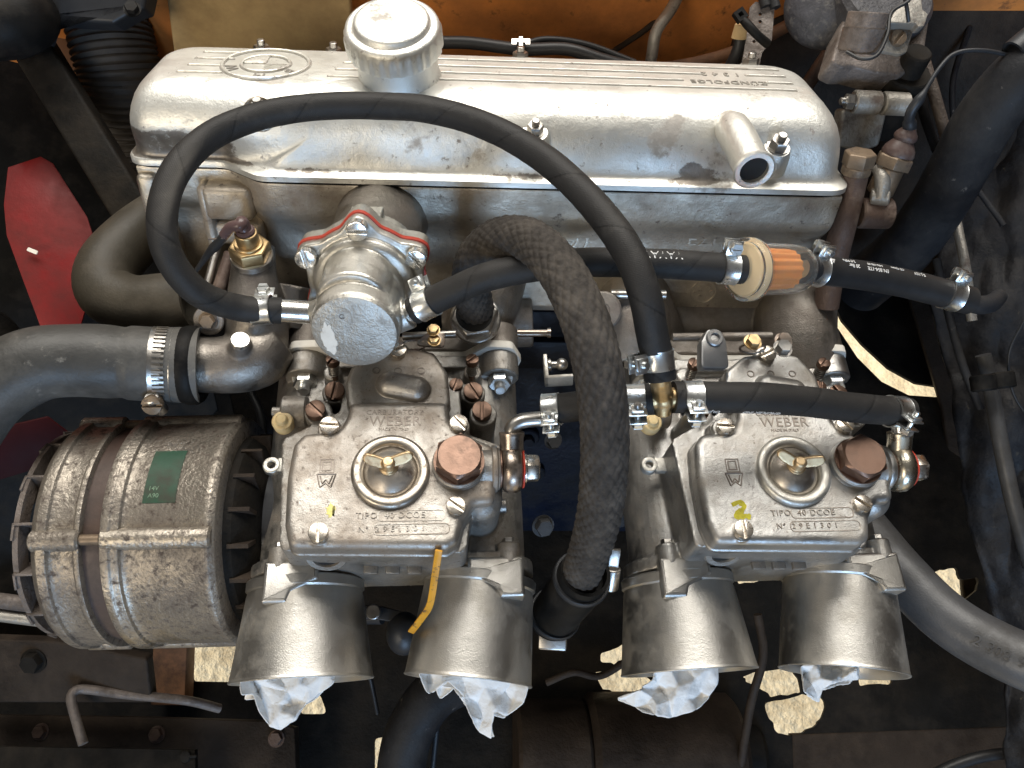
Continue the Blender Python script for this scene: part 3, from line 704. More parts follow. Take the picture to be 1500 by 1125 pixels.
for ch, a in (('W', 205), ('M', 270), ('B', 325)):
    e = MB(); ca, sa = math.cos(R(a)), math.sin(R(a)); rot = R(a - 90)
    e.text(ch, lambda v: f.p(ca*1.96 + (v.x*math.cos(rot) - v.y*math.sin(rot)), sa*1.96 + (v.x*math.sin(rot) + v.y*math.cos(rot)), v.z), 0.95, 0.06); e.build('emblem_letter', M['relief_dark'], cov)
# cast firing-order lettering, reads from the far side
for txt, y, xx, sz in (('Z\u00dcNDFOLGE', 5.35, 13.2, 0.75), ('1 3 4 2', 6.75, 13.0, 0.8)):
    e = MB(); e.text(txt, lambda v: FH.p(xx - v.x, y - v.y, TOPZ + v.z), sz, 0.06, spacing=1.1); e.build('cast_letters', M['relief_dark'], cov)
# breather pipe
b0, b1 = P(1066, 178, 46.2), P(1105, 250, 42.6)
pth = spline([b0, b0.lerp(b1, 0.35) + Vector((0, 0, 0.15)), b1], 10)
mb = MB(); mb.tube(pth, [0.7, 0.98, 1.02, 1.0, 1.0], 28, hollow=0.78); mb.build('breather_pipe', M['cover'], cov)
mb = MB(); fB = axis_frame(b1, b1 - b0); mb.ringlathe(fB, [(0.98, -0.25), (1.10, -0.2), (1.12, -0.05), (1.04, 0.03), (0.82, 0.02), (0.8, -0.3)], 32); mb.build('pipe_lip', M['cover'], cov)
mb = MB(); mb.cyl(fB, 0.79, -0.75, -0.30, 24); mb.build('pipe_bore_shade', M['bore'], cov)  # black disc standing in for the dark inside of the pipe
mb = MB(); # web under the pipe
pw = [b0 + Vector((-0.1, -0.6, -0.8)), b0 + Vector((0.5, -2.4, -0.4)), b0 + Vector((1.0, -2.4, 0.4)), b1 + Vector((-0.6, 0.2, -1.0))]
# studs with nuts: two proud bosses, one in a dished recess, and the far row
for (px, py, dish, sc_) in ((1136, 222, 0, 1.0), (381, 166, 1, 0.95), (783, 200, 0, 0.85)):
    p, nr = surf(px, py)
    f = Fr(p, FH.x, (FH.z * 0.75 + nr * 0.35).normalized())
    if dish:
        fd_ = Fr(p, FH.x, nr); mb = MB(); mb.ringlathe(fd_, [(1.02, -0.12), (0.98, 0.05), (0.88, 0.10), (0.78, 0.02), (0.70, -0.12)], 40); mb.build('stud_dish', M['ring'], cov)
        inst('stud_nut', 'nut', mk_nut, f.at(0, 0, 0.0), M['steel'], cov, sc_)
    else:
        mb = MB(); mb.lathe(f, [(1.05, -1.2), (0.9, -0.1), (0.80, 0.25), (0.74, 0.34), (0.5, 0.36)], 32); mb.build('stud_boss', M['cover'], cov)
        inst('stud_nut', 'nut', mk_nut, f.at(0, 0, 0.34), M['steel'], cov, sc_)
for (px, py) in ((385, 80), (490, 84), (1098, 98)):
    p = P(px, py, 51.5 if px < 1000 else 52.2); q = FH.loc(p); f = FH.at(q.x, q.y, q.z)
    mb = MB(); mb.cyl(f, 0.75, -1.8, 0.0, 24, 0.06); mb.build('stud_boss', M['cover'], cov)
    inst('stud_nut', 'nut', mk_nut, f, M['steel'], cov, 0.95)

# filler neck and cap
AX = Vector((0, math.sin(R(30)), math.cos(R(30))))
fn = axis_frame(hit(585, 112, FH.p(0, 0, TOPZ), FH.z), AX)
mb = MB(); mb.lathe(fn, [(2.75, -1.6), (2.6, -0.5), (2.42, 0.1), (2.34, 0.5), (2.30, 2.4)], 48); mb.build('filler_neck', M['cover'], cov)
cap = thing('oil_filler_cap', fn.p(0, 0, 2.2), 'round silver oil filler cap with knurled rim on the valve cover', 'cap')
mb = MB(); n = 112; rings = []
CH = 0.75
pr = [(r, h + CH, k) for r, h, k in [(2.55, 1.25, 0), (2.66, 1.3, 1), (2.7, 1.45, 1), (2.7, 2.15, 1), (2.66, 2.35, 1), (2.68, 2.45, 0), (2.62, 2.62, 0), (2.45, 2.72, 0)]]
for r, h, kn in pr:
    rings.append([fn.p(*(Vector((math.cos(2*math.pi*k/n), math.sin(2*math.pi*k/n))) * (r + (0.09 * (0.5 + 0.5 * math.cos(2*math.pi*k/n*28)) if kn else 0))), h) for k in range(n)])
mb.rings(rings); mb.build('knurled_rim', M['cover'], cap, angle=50)
mb = MB(); mb.lathe(fn, [(r, h + CH) for r, h in [(2.42, 2.6), (2.40, 2.74), (2.24, 2.70), (2.16, 2.74), (2.10, 2.95), (2.0, 3.05), (1.8, 3.09), (0.001, 3.12)]], 64); mb.build('lid', M['cover'], cap, angle=50)
# ------------------------------------------------------------------ carburettors
XC = Vector((math.cos(R(5)), 0.004, -math.sin(R(5))))
TC = R(28)
FC = Fr(P(572, 690, 42), XC, Vector((0, math.sin(TC), math.cos(TC))))
HA, HE = -7.3, -4.9      # heights of the throats and of the flange studs below the cover top
C = lambda px, py, h=0.0: FC.px(px, py, h)
def build_carb(label):
    t = thing('carburettor', FC.p(0, 0, -6), label, 'carburettor', 'twin sidedraught carburettors')
    # --- body: barrels, float chamber walls, flanges (cast as one)
    xa, xb = C(449, 850, HA).x, C(703, 850, HA).x
    yF = C(600, 835, HA + 2.4).y           # air horn flange plane
    yM = C(731, 525, HE).y           # manifold flange plane
    mb = MB()
    for x in (xa, xb):
        f = axis_frame(FC.p(x, yF, HA), FC.y); mb.cyl(f, 2.7, 0, yM - yF, 40)
        mb.cyl(f, 3.15, 0, 0.8, 40)
    pl = [C(412, 812, -2), C(416, 650, -2), C(500, 610, -2), C(505, 560, -2), C(672, 560, -2), C(678, 640, -2), C(735, 660, -2), C(735, 745, -2), C(690, 760, -2), C(683, 815, -2)]
    mb.prism(FC, rpoly(ccw([(q.x, q.y) for q in pl]), 0.5), HA - 1.0, -1.35)
    mb.box(FC, xa - 1.2, xb + 1.2, yF + 0.2, yM, HA - 2, HA + 2.2)
    # jet wells either side of the upper cover
    for (px, py, r, h) in ((466, 603, 0.78, -1.3), (490, 574, 0.72, -1.6), (693, 575, 0.72, -1.6), (708, 606, 0.78, -1.0), (668, 565, 0.5, -1.7), (487, 545, 0.55, -3.4), (692, 545, 0.55, -3.4), (482, 628, 0.62, -0.5), (672, 625, 0.62, -0.5)):
        q = C(px, py, h); mb.cyl(FC.at(q.x, q.y, 0), r, HA + 1.5, h, 24)
    # manifold flange ears with stud bosses
    for px in (449, 731):
        q = C(px, 545, HE); f = axis_frame(FC.p(q.x, yM, HE), FC.y); mb.cyl(f, 1.25, -1.5, 0, 28)
    mb.box(FC, xa - 1.0, xb + 1.0, yM - 0.9, yM, HA - 2, HE + 0.4)
    # horn stud posts
    for px, sgn in ((411, -1), (746, 1)):
        q = C(px, 805, HA + 2.9); f = axis_frame(FC.p(q.x, yF + 0.1, HA + 2.6), FC.y); mb.cyl(f, 0.68, 0, 1.2, 20)
    # fuel inlet boss and the round float-bowl swell
    qh = C(672, 684, -0.2); mb.cyl(FC.at(qh.x, qh.y, 0), 1.42, -3, 0.15, 36)
    qi = C(700, 690, -0.3); f = axis_frame(FC.p(qh.x, qh.y, -0.55), FC.x); mb.cyl(f, 1.05, 0, 2.0, 32)
    q = C(706, 728, -1.0); mb.ball(FC.p(q.x, q.y, -1.6), 1.15, 24); mb.cyl(FC.at(q.x, q.y, 0), 1.1, HA + 1, -1.6, 24)
    mb.build('body', M['carb_body'], t, remesh=0.085, sm=4)
    f = axis_frame(FC.p(qh.x, qh.y, -0.55), FC.x)
    # machined collar + red washers + banjo + bolt
    mb = MB(); mb.lathe(f, [(1.0, 1.75), (1.28, 1.8), (1.28, 2.05), (1.14, 2.1), (1.14, 2.2)], 36); mb.build('inlet_collar', M['carb'], t, bevel=0.03)
    for a in (2.2, 3.42):
        mb = MB(); mb.cyl(f, 1.06, a, a + 0.10, 30, 0.02); mb.build('sealing_washer', M['gasket_red'] if a > 3 else M['copper'], t)
    mb = MB(); mb.lathe(f, [(0.95, 2.3), (1.18, 2.4), (1.32, 2.6), (1.34, 2.86), (1.32, 3.1), (1.18, 3.32), (0.95, 3.42)], 40)
    fb_ = Fr(f.p(0, 0, 2.86), FC.x, FC.y * 0.80 + FC.z * 0.55)
    mb.lathe(fb_, [(0.66, 0.2), (0.66, 1.75), (0.69, 1.85), (0.69, 2.0), (0.6, 2.05)], 28)
    bj = mb.build('banjo_union', M['union'], t)
    mb = MB(); p0 = fb_.p(0, 0, 1.7); 
    mb.tube(spline([p0, p0 + fb_.z * 0.55 + FC.x * 0.05, p0 + fb_.z * 0.9 + FC.x * 0.5, p0 + fb_.z * 1.0 + FC.x * 1.25, p0 + fb_.z * 1.05 + FC.x * 2.0], 8), 0.42, 18)
    mb.build('outlet_pipe', M['steel'], bj)
    mb = MB(); mb.cyl(f, 0.84, 3.52, 3.66, 28); mb.ngon(f, 0.78, 6, 3.66, 4.35, R(12), 0.1); mb.build('banjo_bolt', M['brownhex'] if False else M['screw'], t, bevel=0.03)
    # --- copper hex plug
    mb = MB(); fh = FC.at(qh.x, qh.y, 0.15); mb.lathe(fh, [(1.42, -0.05), (1.42, 0.22), (1.34, 0.26), (1.30, 0.40), (1.30, 0.5)], 44); mb.build('plug_seat', M['carb'], t, bevel=0.02)
    mb = MB(); mb.cyl(fh, 1.34, 0.42, 0.52, 40); mb.ngon(fh, 1.33, 6, 0.52, 1.15, R(25), 0.0)
    # hex with chamfered round top
    rg = []
    for z, k_ in ((1.15, 0.0), (1.25, 0.55), (1.30, 1.0)):
        ring = []
        for k in range(48):
            a = 2*math.pi*k/48; ah = (a - R(25)) % (math.pi/3) - math.pi/6; rh = 1.33 * math.cos(math.pi/6) / math.cos(ah); rc = 1.10
            r_ = rh * (1 - k_) + min(rh, rc) * k_; ring.append(fh.p(r_*math.cos(a), r_*math.sin(a), z))
        rg.append(ring)
    mb.rings(rg); mb.build('hex_plug', M['copper'], t, angle=25)
    # --- top cover
    mb = MB()
    pl = [(424, 803), (417, 770), (421, 700), (430, 652), (446, 636), (496, 632), (508, 612), (513, 590), (656, 590), (661, 622), (690, 640), (724, 655), (728, 700), (724, 738), (694, 740), (678, 765), (671, 795), (655, 805)]
    pl = ccw([tuple(C(a, b, -0.25)[:2]) for a, b in pl])
    pl = rpoly(pl, [0.75 if i in (0, 17) else 0.5 for i in range(18)] if pl[0][0] < 0 else 0.5, 5)
    mb.prism(FC, pl, -1.35, 0.0, 0.42, 5)
    mb.prism(FC, offset([Vector(q[:2]) for q in ccw([tuple(q[:2]) for q in pl])], -0.10), -1.5, -1.22, 0.05, 2)
    pu = [(508, 598), (505, 560), (513, 538), (548, 515), (600, 508), (636, 515), (656, 545), (661, 598)]
    pu = ccw([tuple(C(a, b, -0.45)[:2]) for a, b in pu])
    mb.prism(FC, rpoly(pu, 0.5, 4), -1.5, -0.42, 0.30, 4)
    mb.prism(FC, offset([Vector(q[:2]) for q in rpoly(pu, 0.5, 4)], -0.08), -1.65, -1.38, 0.05, 2)
    # oblong swell on the upper cover
    a, b = C(572, 563, -0.3), C(610, 570, -0.3)
    for k in range(9):
        c_ = a.lerp(b, k / 8); mb.ball(FC.p(c_.x, c_.y, -0.42), 0.80, 20, 1, 1, 0.95)
    # screw towers
    for (px, py, h) in ((482, 626, -0.15), (672, 624, -0.15), (668, 742, -0.1), (466, 782, 0.0), (583, 514, -0.45)):
        q = C(px, py, h); mb.cyl(FC.at(q.x, q.y, 0), 0.62, -1.3, h, 24, 0.06)
    mb.build('top_cover', M['carb'], t, remesh=0.05, sm=4)
    # --- jet inspection cover with wing nut
    q = C(572, 690, 0.2); fd = FC.at(q.x, q.y, 0)
    mb = MB(); mb.ringlathe(fd, [(2.06, -0.1), (2.06, 0.22), (1.98, 0.34), (1.84, 0.40), (1.58, 0.36), (1.46, 0.28), (1.40, 0.14), (1.38, -0.1)], 72); mb.build('cover_ring', M['ring'], t, angle=60)
    mb = MB(); mb.lathe(fd, [(1.42, 0.05), (1.38, 0.16), (1.28, 0.26), (1.05, 0.48), (0.75, 0.66), (0.45, 0.76), (0.001, 0.80)], 64); mb.build('cover_dome', M['dome'], t, angle=60)
    q = C(568, 680, 0.8); fw = FC.at(q.x + 0.05, q.y - 0.1, 0.72)
    mb = MB(); mb.lathe(fw, [(0.52, 0), (0.52, 0.10), (0.40, 0.16), (0.34, 0.62), (0.27, 0.72), (0.22, 0.74)], 24)
    fpd = Fr(fw.p(0, 0.0, 0.42), fw.x, FC.z * 0.72 - FC.y * 0.69)
    for sgn in (-1, 1):
        pw_ = [(0.05, -0.20), (0.45, -0.14), (0.85, -0.02), (1.12, 0.16), (1.16, 0.36), (0.98, 0.52), (0.62, 0.44), (0.05, 0.24)]
        mb.prism(fpd, rpoly(ccw([(sgn * x_ * 1.12, y_ * 1.25 + sgn * 0.05) for x_, y_ in pw_]), 0.16, 4), -0.14, 0.14, 0.09, 3, bot=0.08)
    mb.build('wing_nut', M['brass_wing'], t, remesh=0.03, sm=3)
    # --- screws and jets
    def sp(px, py, h, key, mk, m_, rot, name, tilt=0.0):
        q = C(px, py, h + 0.3); f = FC.at(q.x, q.y, h); c_, s_ = math.cos(R(rot)), math.sin(R(rot))
        f2 = Fr(f.o, f.x * c_ + f.y * s_, f.z + f.y * tilt); return inst(name, key, mk, f2, m_, t)
    for (px, py, h, rot) in ((583, 512, -0.45, 25), (482, 623, -0.12, -5), (672, 620, -0.12, -50), (668, 741, -0.08, -38), (466, 780, 0.02, 90)):
        sp(px, py, h, 'slot', mk_slot, M['screw'], rot, 'slotted_screw')
    for (px, py, h, rot, key, mk) in ((462, 600, -1.2, -45, 'jetl', mk_slot_l), (490, 572, -1.5, 80, 'jetl', mk_slot_l), (693, 573, -1.5, -60, 'jetl', mk_slot_l), (706, 601, -0.9, 88, 'jetl', mk_slot_l), (668, 563, -1.6, 70, 'jets', mk_slot_s)):
        sp(px, py, h, key, mk, M['bronze'], rot, 'jet_holder')
    for (px, py, rot, tl) in ((487, 528, 60, 0.25), (692, 528, 45, 0.25)):
        q = C(px, py, -1.9); f = FC.at(q.x, q.y, -2.2); f = Fr(f.o, f.x, f.z + f.y * tl)
        c_, s_ = math.cos(R(rot)), math.sin(R(rot)); inst('mixture_screw', 'jets', mk_slot_s, Fr(f.o, f.x*c_ + f.y*s_, f.z), M['bronze'], t)
        mb = MB(); pts = [f.p(0.30 * math.cos(k*0.5), 0.30 * math.sin(k*0.5), -0.95 + k * 0.0125*1.0) for k in range(76)]
        mb.tube(pts, 0.055, 6); mb.build('screw_spring', M['steel'], t)
        mb = MB(); mb.cyl(f, 0.20, -1.4, -0.2, 12); mb.build('screw_shank', M['bronze'], t)
    # stud nuts pulling the flange
    for px in (449, 731):
        q = C(px, 556, HE); f = axis_frame(FC.p(q.x, yM - 1.46, HE + 0.1), -FC.y * 0.9 + FC.z * 0.35)
        inst('flange_nut', 'nut', mk_nut, f, M['zinc'], t, 1.3)
    # left spindle boss with cream cap, lug with hole
    q = C(420, 600, -3.5); f = axis_frame(FC.p(q.x + 0.6, q.y, -3.8), -FC.x)
    mb = MB(); mb.cyl(f, 0.95, -0.6, 0.9, 28, 0.12); mb.cyl(f, 0.3, 0.9, 1.5, 14, 0.05); mb.build('spindle_boss', M['carb_body'], t)
    q = C(413, 615, -3.0); f = Fr(FC.p(q.x, q.y, -3.2), FC.x, FC.z + FC.y * -0.1 + FC.x * -0.3)
    mb = MB(); mb.lathe(f, [(0.62, -0.6), (0.62, 0.05), (0.55, 0.16), (0.36, 0.20), (0.34, 0.38), (0.26, 0.48), (0.001, 0.50)], 28); mb.build('plastic_cap', M['cream'], t)
    q = C(398, 682, -3.5); f = FC.at(q.x, q.y, -3.5)
    mb = MB(); mb.ringlathe(f, [(0.50, -0.35), (0.50, 0.10), (0.44, 0.15), (0.24, 0.15), (0.2, 0.1), (0.2, -0.35)], 26); mb.box(f, 0.35, 1.4, -0.42, 0.42, -0.35, 0.12); mb.build('lug', M['white_spacer'] if False else M['pump'], t, bevel=0.03)
    # right barrel pin
    q = C(722, 740, -4.3); f = axis_frame(FC.p(q.x - 0.9, q.y, -4.5), FC.x); mb = MB(); mb.cyl(f, 0.42, 0, 1.7, 20, 0.05); mb.build('spindle_end', M['carb'], t)
    # --- cast and stamped lettering (raised a hair, some in a darker tone)
    def letters(txt, px, py, h, size, m_, ex=0.045, spc=1.0, name='lettering'):
        q = C(px, py, h); e = MB(); e.text(txt, lambda v: FC.p(q.x + v.x, q.y + v.y, h + v.z), size, ex, spacing=spc); e.build(name, m_, t)
    letters('CARBURATORE', 578, 604, 0.01, 0.40, M['ink'], 0.02, 1.12)
    letters('WEBER', 579, 617, 0.01, 0.82, M['ink'], 0.02, 1.1)
    letters('MADE IN ITALY', 577, 629, 0.01, 0.24, M['ink'], 0.02)
    letters('TIPO  40 DCOE', 572, 755, 0.01, 0.46, M['carb'], 0.05, 1.15)
    letters('N\u00ba  2 9 E 1 3 0 1', 574, 775, 0.01, 0.42, M['carb'], 0.05, 1.15)
    # maker's shield: square with hooked stroke over a W
    q = C(478, 693, 0); f = FC.at(q.x, q.y, 0)
    def frame_rect(e, x0, x1, y0, y1, w=0.05, z=0.03):
        e.box(f, x0, x1, y0, y0 + w, -0.05, z); e.box(f, x0, x1, y1 - w, y1, -0.05, z); e.box(f, x0, x0 + w, y0 + w, y1 - w, -0.05, z); e.box(f, x1 - w, x1, y0 + w, y1 - w, -0.05, z)
    e = MB(); frame_rect(e, -0.36, 0.40, 0.0, 0.80); frame_rect(e, -0.24, 0.26, 0.13, 0.68, 0.06); 
    pts = [(-0.46, -0.05), (-0.28, -0.78), (0.0, -0.55), (0.28, -0.78), (0.50, -0.05)]
    for a_, b_ in zip(pts, pts[1:] + pts[:1]):
        e.tube([f.p(*a_, 0.01), f.p(*b_, 0.01)], 0.04, 6)
    pts = [(-0.30, -0.16), (-0.17, -0.58), (0.0, -0.36), (0.18, -0.58), (0.33, -0.16)]
    for a_, b_ in zip(pts, pts[1:]): e.tube([f.p(*a_, 0.01), f.p(*b_, 0.01)], 0.04, 6)
    e.build('maker_mark', M['ink'], t)
    # three ringed dots, two stamped tag plates
    for px in (551, 583, 617):
        q = C(px, 543, -0.42); f3 = FC.at(q.x, q.y, -0.42); e = MB(); e.ringlathe(f3, [(0.22, -0.05), (0.22, 0.04), (0.165, 0.04), (0.165, -0.05)], 22); e.build('cast_ring', M['ink'], t)
    for py, w in ((755, 1.75), (775, 1.95)):
        q = C(603, py, 0); e = MB(); pl = rpoly([(q.x - w, q.y - 0.3), (q.x + w, q.y - 0.3), (q.x + w, q.y + 0.3), (q.x - w, q.y + 0.3)], 0.28, 4)
        o2 = offset([Vector(v) for v in ccw([tuple(v) for v in pl])], 0.05)
        n_ = len(pl); pl = [Vector(v) for v in ccw([tuple(v) for v in pl])]
        b_ = len(e.v); e.v += [FC.p(v.x, v.y, 0.03) for v in pl] + [FC.p(v.x, v.y, 0.03) for v in o2] + [FC.p(v.x, v.y, -0.05) for v in pl] + [FC.p(v.x, v.y, -0.05) for v in o2]
        for k in range(n_):
            k2 = (k+1) % n_; e.f += [(k, k2, n_+k2, n_+k), (2*n_+k2, 2*n_+k, k, k2), (n_+k, n_+k2, 3*n_+k2, 3*n_+k)]
        e.build('tag_outline', M['carb'], t)
    # --- front ledge details: bolt eyes and casting nibs
    for px in (478,):
        q = C(px, 828, -3.2); f = axis_frame(FC.p(q.x, q.y + 0.3, -3.0), -FC.y * 0.93 + FC.z * 0.37); e = MB(); e.ringlathe(f, [(1.15, -0.9), (1.15, -0.08), (1.05, 0.0), (0.75, 0.0), (0.70, -0.1), (0.70, -0.9)], 36); e.build('bolt_eye', M['carb_body'], t)
        e = MB(); e.cyl(f, 0.70, -0.4, -0.12, 24); e.build('bolt_eye_shade', M['bore'], t)  # black disc put in for the shade within the eye
    for px in (543, 575, 607):
        q = C(px, 832, -4.0); f = FC.at(q.x, q.y, -4.4); e = MB(); e.box(f, -0.4, 0.4, -0.3, 0.3, 0, 0.35); e.build('casting_nib', M['carb_body'], t, bevel=0.1)
    # --- air horns
    rg0, rg1 = 3.16, 3.55
    for i, (x, pxm, rg1) in enumerate(((xa, 427, 3.88), (xb, 688, 3.58))):
        qm = C(pxm, 984, HA + 3.0); c0 = FC.p(x, yF, HA); c1 = FC.p(qm.x, qm.y, HA - 0.5)
        ax = (c1 - c0); Ln = ax.length; f = axis_frame(c0, ax, FC.x)
        hn = None
        mb = MB(); prof_o = [(rg0 - 0.02, 0.3)] + [(rg0 + (rg1 - rg0) * f_, Ln * f_) for f_ in (0.15, 0.3, 0.45, 0.6, 0.75, 0.9)] + [(rg1 - 0.02, Ln * 0.96), (rg1, Ln - 0.12), (rg1 + 0.05, Ln - 0.05), (rg1 + 0.02, Ln), (rg1 - 0.12, Ln - 0.02), (rg1 - 0.32, Ln * 0.85), (rg0 - 0.35, Ln * 0.5), (2.2, 0.4), (0.001, 0.35)]
        mb.lathe(f, [(0.001, 0.3)] + prof_o, 72)
        hn = mb.build('air_horn', M['horn'], t, angle=70)
        mb = MB(); mb.cyl(f, rg0 + 0.16, -0.12, 0.55, 64, 0.10); mb.build('horn_flange', M['horn'], hn)
        # lug block with bolt
        q = C(411 if i == 0 else 746, 805, HA + 2.9); lx = q.x
        mb = MB()
        x0, x1 = (lx - 0.75, lx + 2.2) if i == 0 else (lx - 2.4, lx + 0.75)
        pts = [(x0, yF + 0.45), (x1, yF + 0.45), (x1, yF - 0.55), (x0 + 1.55, yF - 1.25), (x0 + 1.35, yF - 1.8), (x0, yF - 1.8)]
        if i == 1: pts = [(x0, yF + 0.45), (x1, yF + 0.45), (x1, yF - 1.8), (x1 - 1.35, yF - 1.8), (x1 - 1.55, yF - 1.25), (x0, yF - 0.55)]
        mb.prism(FC, rpoly(ccw(pts), 0.15, 3), HA + 0.8, HA + 3.25, 0.22, 3)
        mb.build('horn_lug', M['horn'], hn)
        fp = axis_frame(FC.p(lx, yF + 0.3, HA + 2.62), FC.y)
        mb = MB(); mb.cyl(fp, 0.62, 0, 1.0, 24, 0.06); mb.build('lug_post', M['horn'], hn)
        inst('horn_bolt', 'hexbolt', mk_hexbolt, Fr(fp.p(0, 0, 0.98), fp.x, fp.z), M['steel'], hn, 0.72)
    return t
carb = build_carb('left carburettor, tan-stained cover with copper hex plug, beside the alternator')
qd = C(1163, 689, 0.2) - C(572, 690, 0.2)
delta = W(FC.p(qd.x, qd.y, 0)) - W(FC.p(0, 0, 0))
carb2 = copy_tree(carb, None, delta)
carb2['label'] = 'right carburettor, cleaner grey cover with bright yellow paint mark, at the right end'
bpy.context.view_layer.update()
for ch in carb2.children:          # the right one is cleaner: its own surfaces
    nm = ch.name.split('.')[0]
    swap = {'body': 'carb_clean', 'top_cover': 'carb_clean', 'banjo_union': 'union_clean', 'cover_ring': 'pump', 'plug_seat': 'carb_clean', 'inlet_collar': 'carb_clean'}.get(nm)
    if swap: ch.data = ch.data.copy(); ch.data.materials[0] = M[swap]
    if nm == 'wing_nut': ch.matrix_basis = ch.matrix_basis @ Matrix.Rotation(R(-14), 4, W(FC.z) - W(Vector((0, 0, 0))))
D2 = FC.x * qd.x + FC.y * qd.y
FC2 = Fr(FC.o + D2, FC.x, FC.z)
# on the right one the union's pipe bends back to the left to meet its hose
bj2 = [c_ for c_ in carb2.children if c_.name.startswith('banjo_union')][0]
for c_ in list(bj2.children): bpy.data.objects.remove(c_)
qh_ = C(672, 684, -0.2); pb_ = FC2.p(qh_.x, qh_.y, -0.55) + FC2.x * 2.86; zb_ = (FC.y * 0.80 + FC.z * 0.55).normalized()
mb = MB(); p0_ = pb_ + zb_ * 1.7
e_ = P(1316, 603, 43.6)
mb.tube(resample(spline([p0_, p0_ + zb_ * 0.6, p0_ + zb_ * 1.05 - FC.x * 0.2, (p0_ + zb_ * 1.15).lerp(e_, 0.55) + zb_ * 0.15, e_], 8), 0.12), 0.46, 20); mb.build('outlet_pipe', M['zinc'], bj2)
# yellow paint marks (flat paint, raised a hair)
def splat(fr, px, py, w, h, seed, m_, parent):
    rnd = random.Random(seed); q = fr.px(px, py, 0); f = fr.at(q.x, q.y, 0); e = MB(); n_ = 34
    pts = [(w * math.cos(2*math.pi*k/n_) * rnd.uniform(0.35, 1.1), h * math.sin(2*math.pi*k/n_) * rnd.uniform(0.6, 1.1)) for k in range(n_)]
    e.prism(f, pts, 0.0, 0.012); e.build('paint_mark', m_, parent)
# hand-painted figure: one brush stroke, uneven width
rnd_ = random.Random(4); st_ = [Vector((q_.x, q_.y)) for q_ in (FC2.px(a_, b_, 0.0) for a_, b_ in ((1072, 740), (1082, 736), (1090, 741), (1086, 748), (1078, 755), (1084, 757), (1093, 756), (1100, 758)))]
st_ = [Vector(q_[:2]) for q_ in spline([Vector((q_.x, q_.y, 0)) for q_ in st_], 5)]
lf, rt = [], []
for i_, q_ in enumerate(st_):
    d_ = (st_[min(len(st_)-1, i_+1)] - st_[max(0, i_-1)]).normalized(); n_ = Vector((-d_.y, d_.x)); w_ = rnd_.uniform(0.10, 0.19)
    lf.append(q_ + n_ * w_); rt.append(q_ - n_ * w_)
e = MB(); b_ = [FC2.p(q_.x, q_.y, 0.010) for q_ in lf] + [FC2.p(q_.x, q_.y, 0.012) for q_ in rt]; k_ = len(lf)
e.add(b_, [(i_, i_+1, k_+i_+1, k_+i_) for i_ in range(k_-1)]); e.build('paint_mark', M['yellow'], carb2)
splat(FC, 484, 748, 0.3, 0.45, 5, M['yellowfaint'], carb)
# ------------------------------------------------------------------ fuel pump
pb, pf = P(566, 300, 50.5), P(518, 480, 40.5)
fp = axis_frame(pb, pf - pb); LP = (pf - pb).length
pump = thing('fuel_pump', pb, 'cast silver mechanical fuel pump with red gasket bolted to the cylinder head', 'fuel pump')
tF_ = LP * 0.63
mb = MB(); mb.lathe(fp, [(3.5, -0.6), (3.5, 0.25), (3.3, 0.45), (2.95, 0.5), (2.85, 1.2), (2.7, 3.6), (2.7, tF_ - 1.6)], 48); mb.build('mounting_barrel', M['gunmetal'], pump)
mb = MB(); mb.ringlathe(fp, [(3.62, -0.6), (3.62, 0.3), (3.5, 0.42), (3.1, 0.45), (2.9, 0.3), (2.9, -0.6)], 56); mb.build('mounting_flange', M['head'], pump)
tF = LP * 0.63
def lobed(r0, r1, n=6, ph=0.0, seg=96, w=0.20):
    out = []
    for k in range(seg):
        a = 2*math.pi*k/seg; d = abs(((a - ph) % (2*math.pi/n)) - math.pi/n); d = math.pi/n - d
        out.append(Vector(((r0 + (r1 - r0) * smooth(1 - (d / (w * 1.9)))) * math.cos(a), (r0 + (r1 - r0) * smooth(1 - (d / (w * 1.9)))) * math.sin(a))))
    return out
PH = R(90)
flg = lobed(3.2, 3.95, 6, PH)
mb = MB(); mb.prism(fp, flg, tF - 0.95, tF - 0.06, 0.08, 2); mb.cyl(fp, 2.75, tF - 2.2, tF - 0.9, 44); 
mb.box(fp, -0.9, 0.9, 1.6, 3.0, tF - 2.4, tF - 0.6); mb.build('lower_body', M['pump'], pump, remesh=0.07, sm=3)
mb = MB(); mb.prism(fp, offset(flg, -0.08), tF - 0.09, tF + 0.14, 0.03, 2); mb.build('diaphragm_gasket', M['gasket_red'], pump)
mb = MB(); mb.prism(fp, flg, tF + 0.10, tF + 0.62, 0.10, 2)
mb.lathe(fp, [(2.85, tF), (2.8, tF + 0.9), (2.6, tF + 1.1), (2.2, tF + 1.25), (2.2, tF + 1.8)], 56)
fl2 = Fr(fp.p(0, -0.30, 0), fp.x, fp.z); mb.lathe(fl2, [(2.2, tF + 1.0), (2.28, LP - 0.3), (2.2, LP - 0.1), (2.05, LP)], 56)
mb.lathe(Fr(fp.p(-0.12, 0.50, 0), fp.x, fp.z), [(1.98, tF + 0.6), (1.98, LP - 1.35), (1.86, LP - 1.2), (0.001, LP - 1.2)], 44)
pl = P(455, 458, 42.6); pr = P(580, 466, 42.4)
mb.tube([fp.p(0, 0, LP - 2.2), pl.lerp(fp.p(0, 0, LP - 1.6), 0.3), pl], [0.95, 0.8, 0.6], 24)
mb.tube([fp.p(0, 0, LP - 1.8), pr, P(600, 458, 42.2)], [1.2, 0.95, 0.85], 24)
mb.build('pump_head', M['pump'], pump, remesh=0.06, sm=3)
# soft dip in the end cap
mb = MB(); mb.lathe(fl2, [(2.24, LP - 0.2), (2.16, LP + 0.0), (2.0, LP + 0.045), (0.001, LP + 0.05)], 48); mb.build('end_cap', M['pump_cap'], pump)
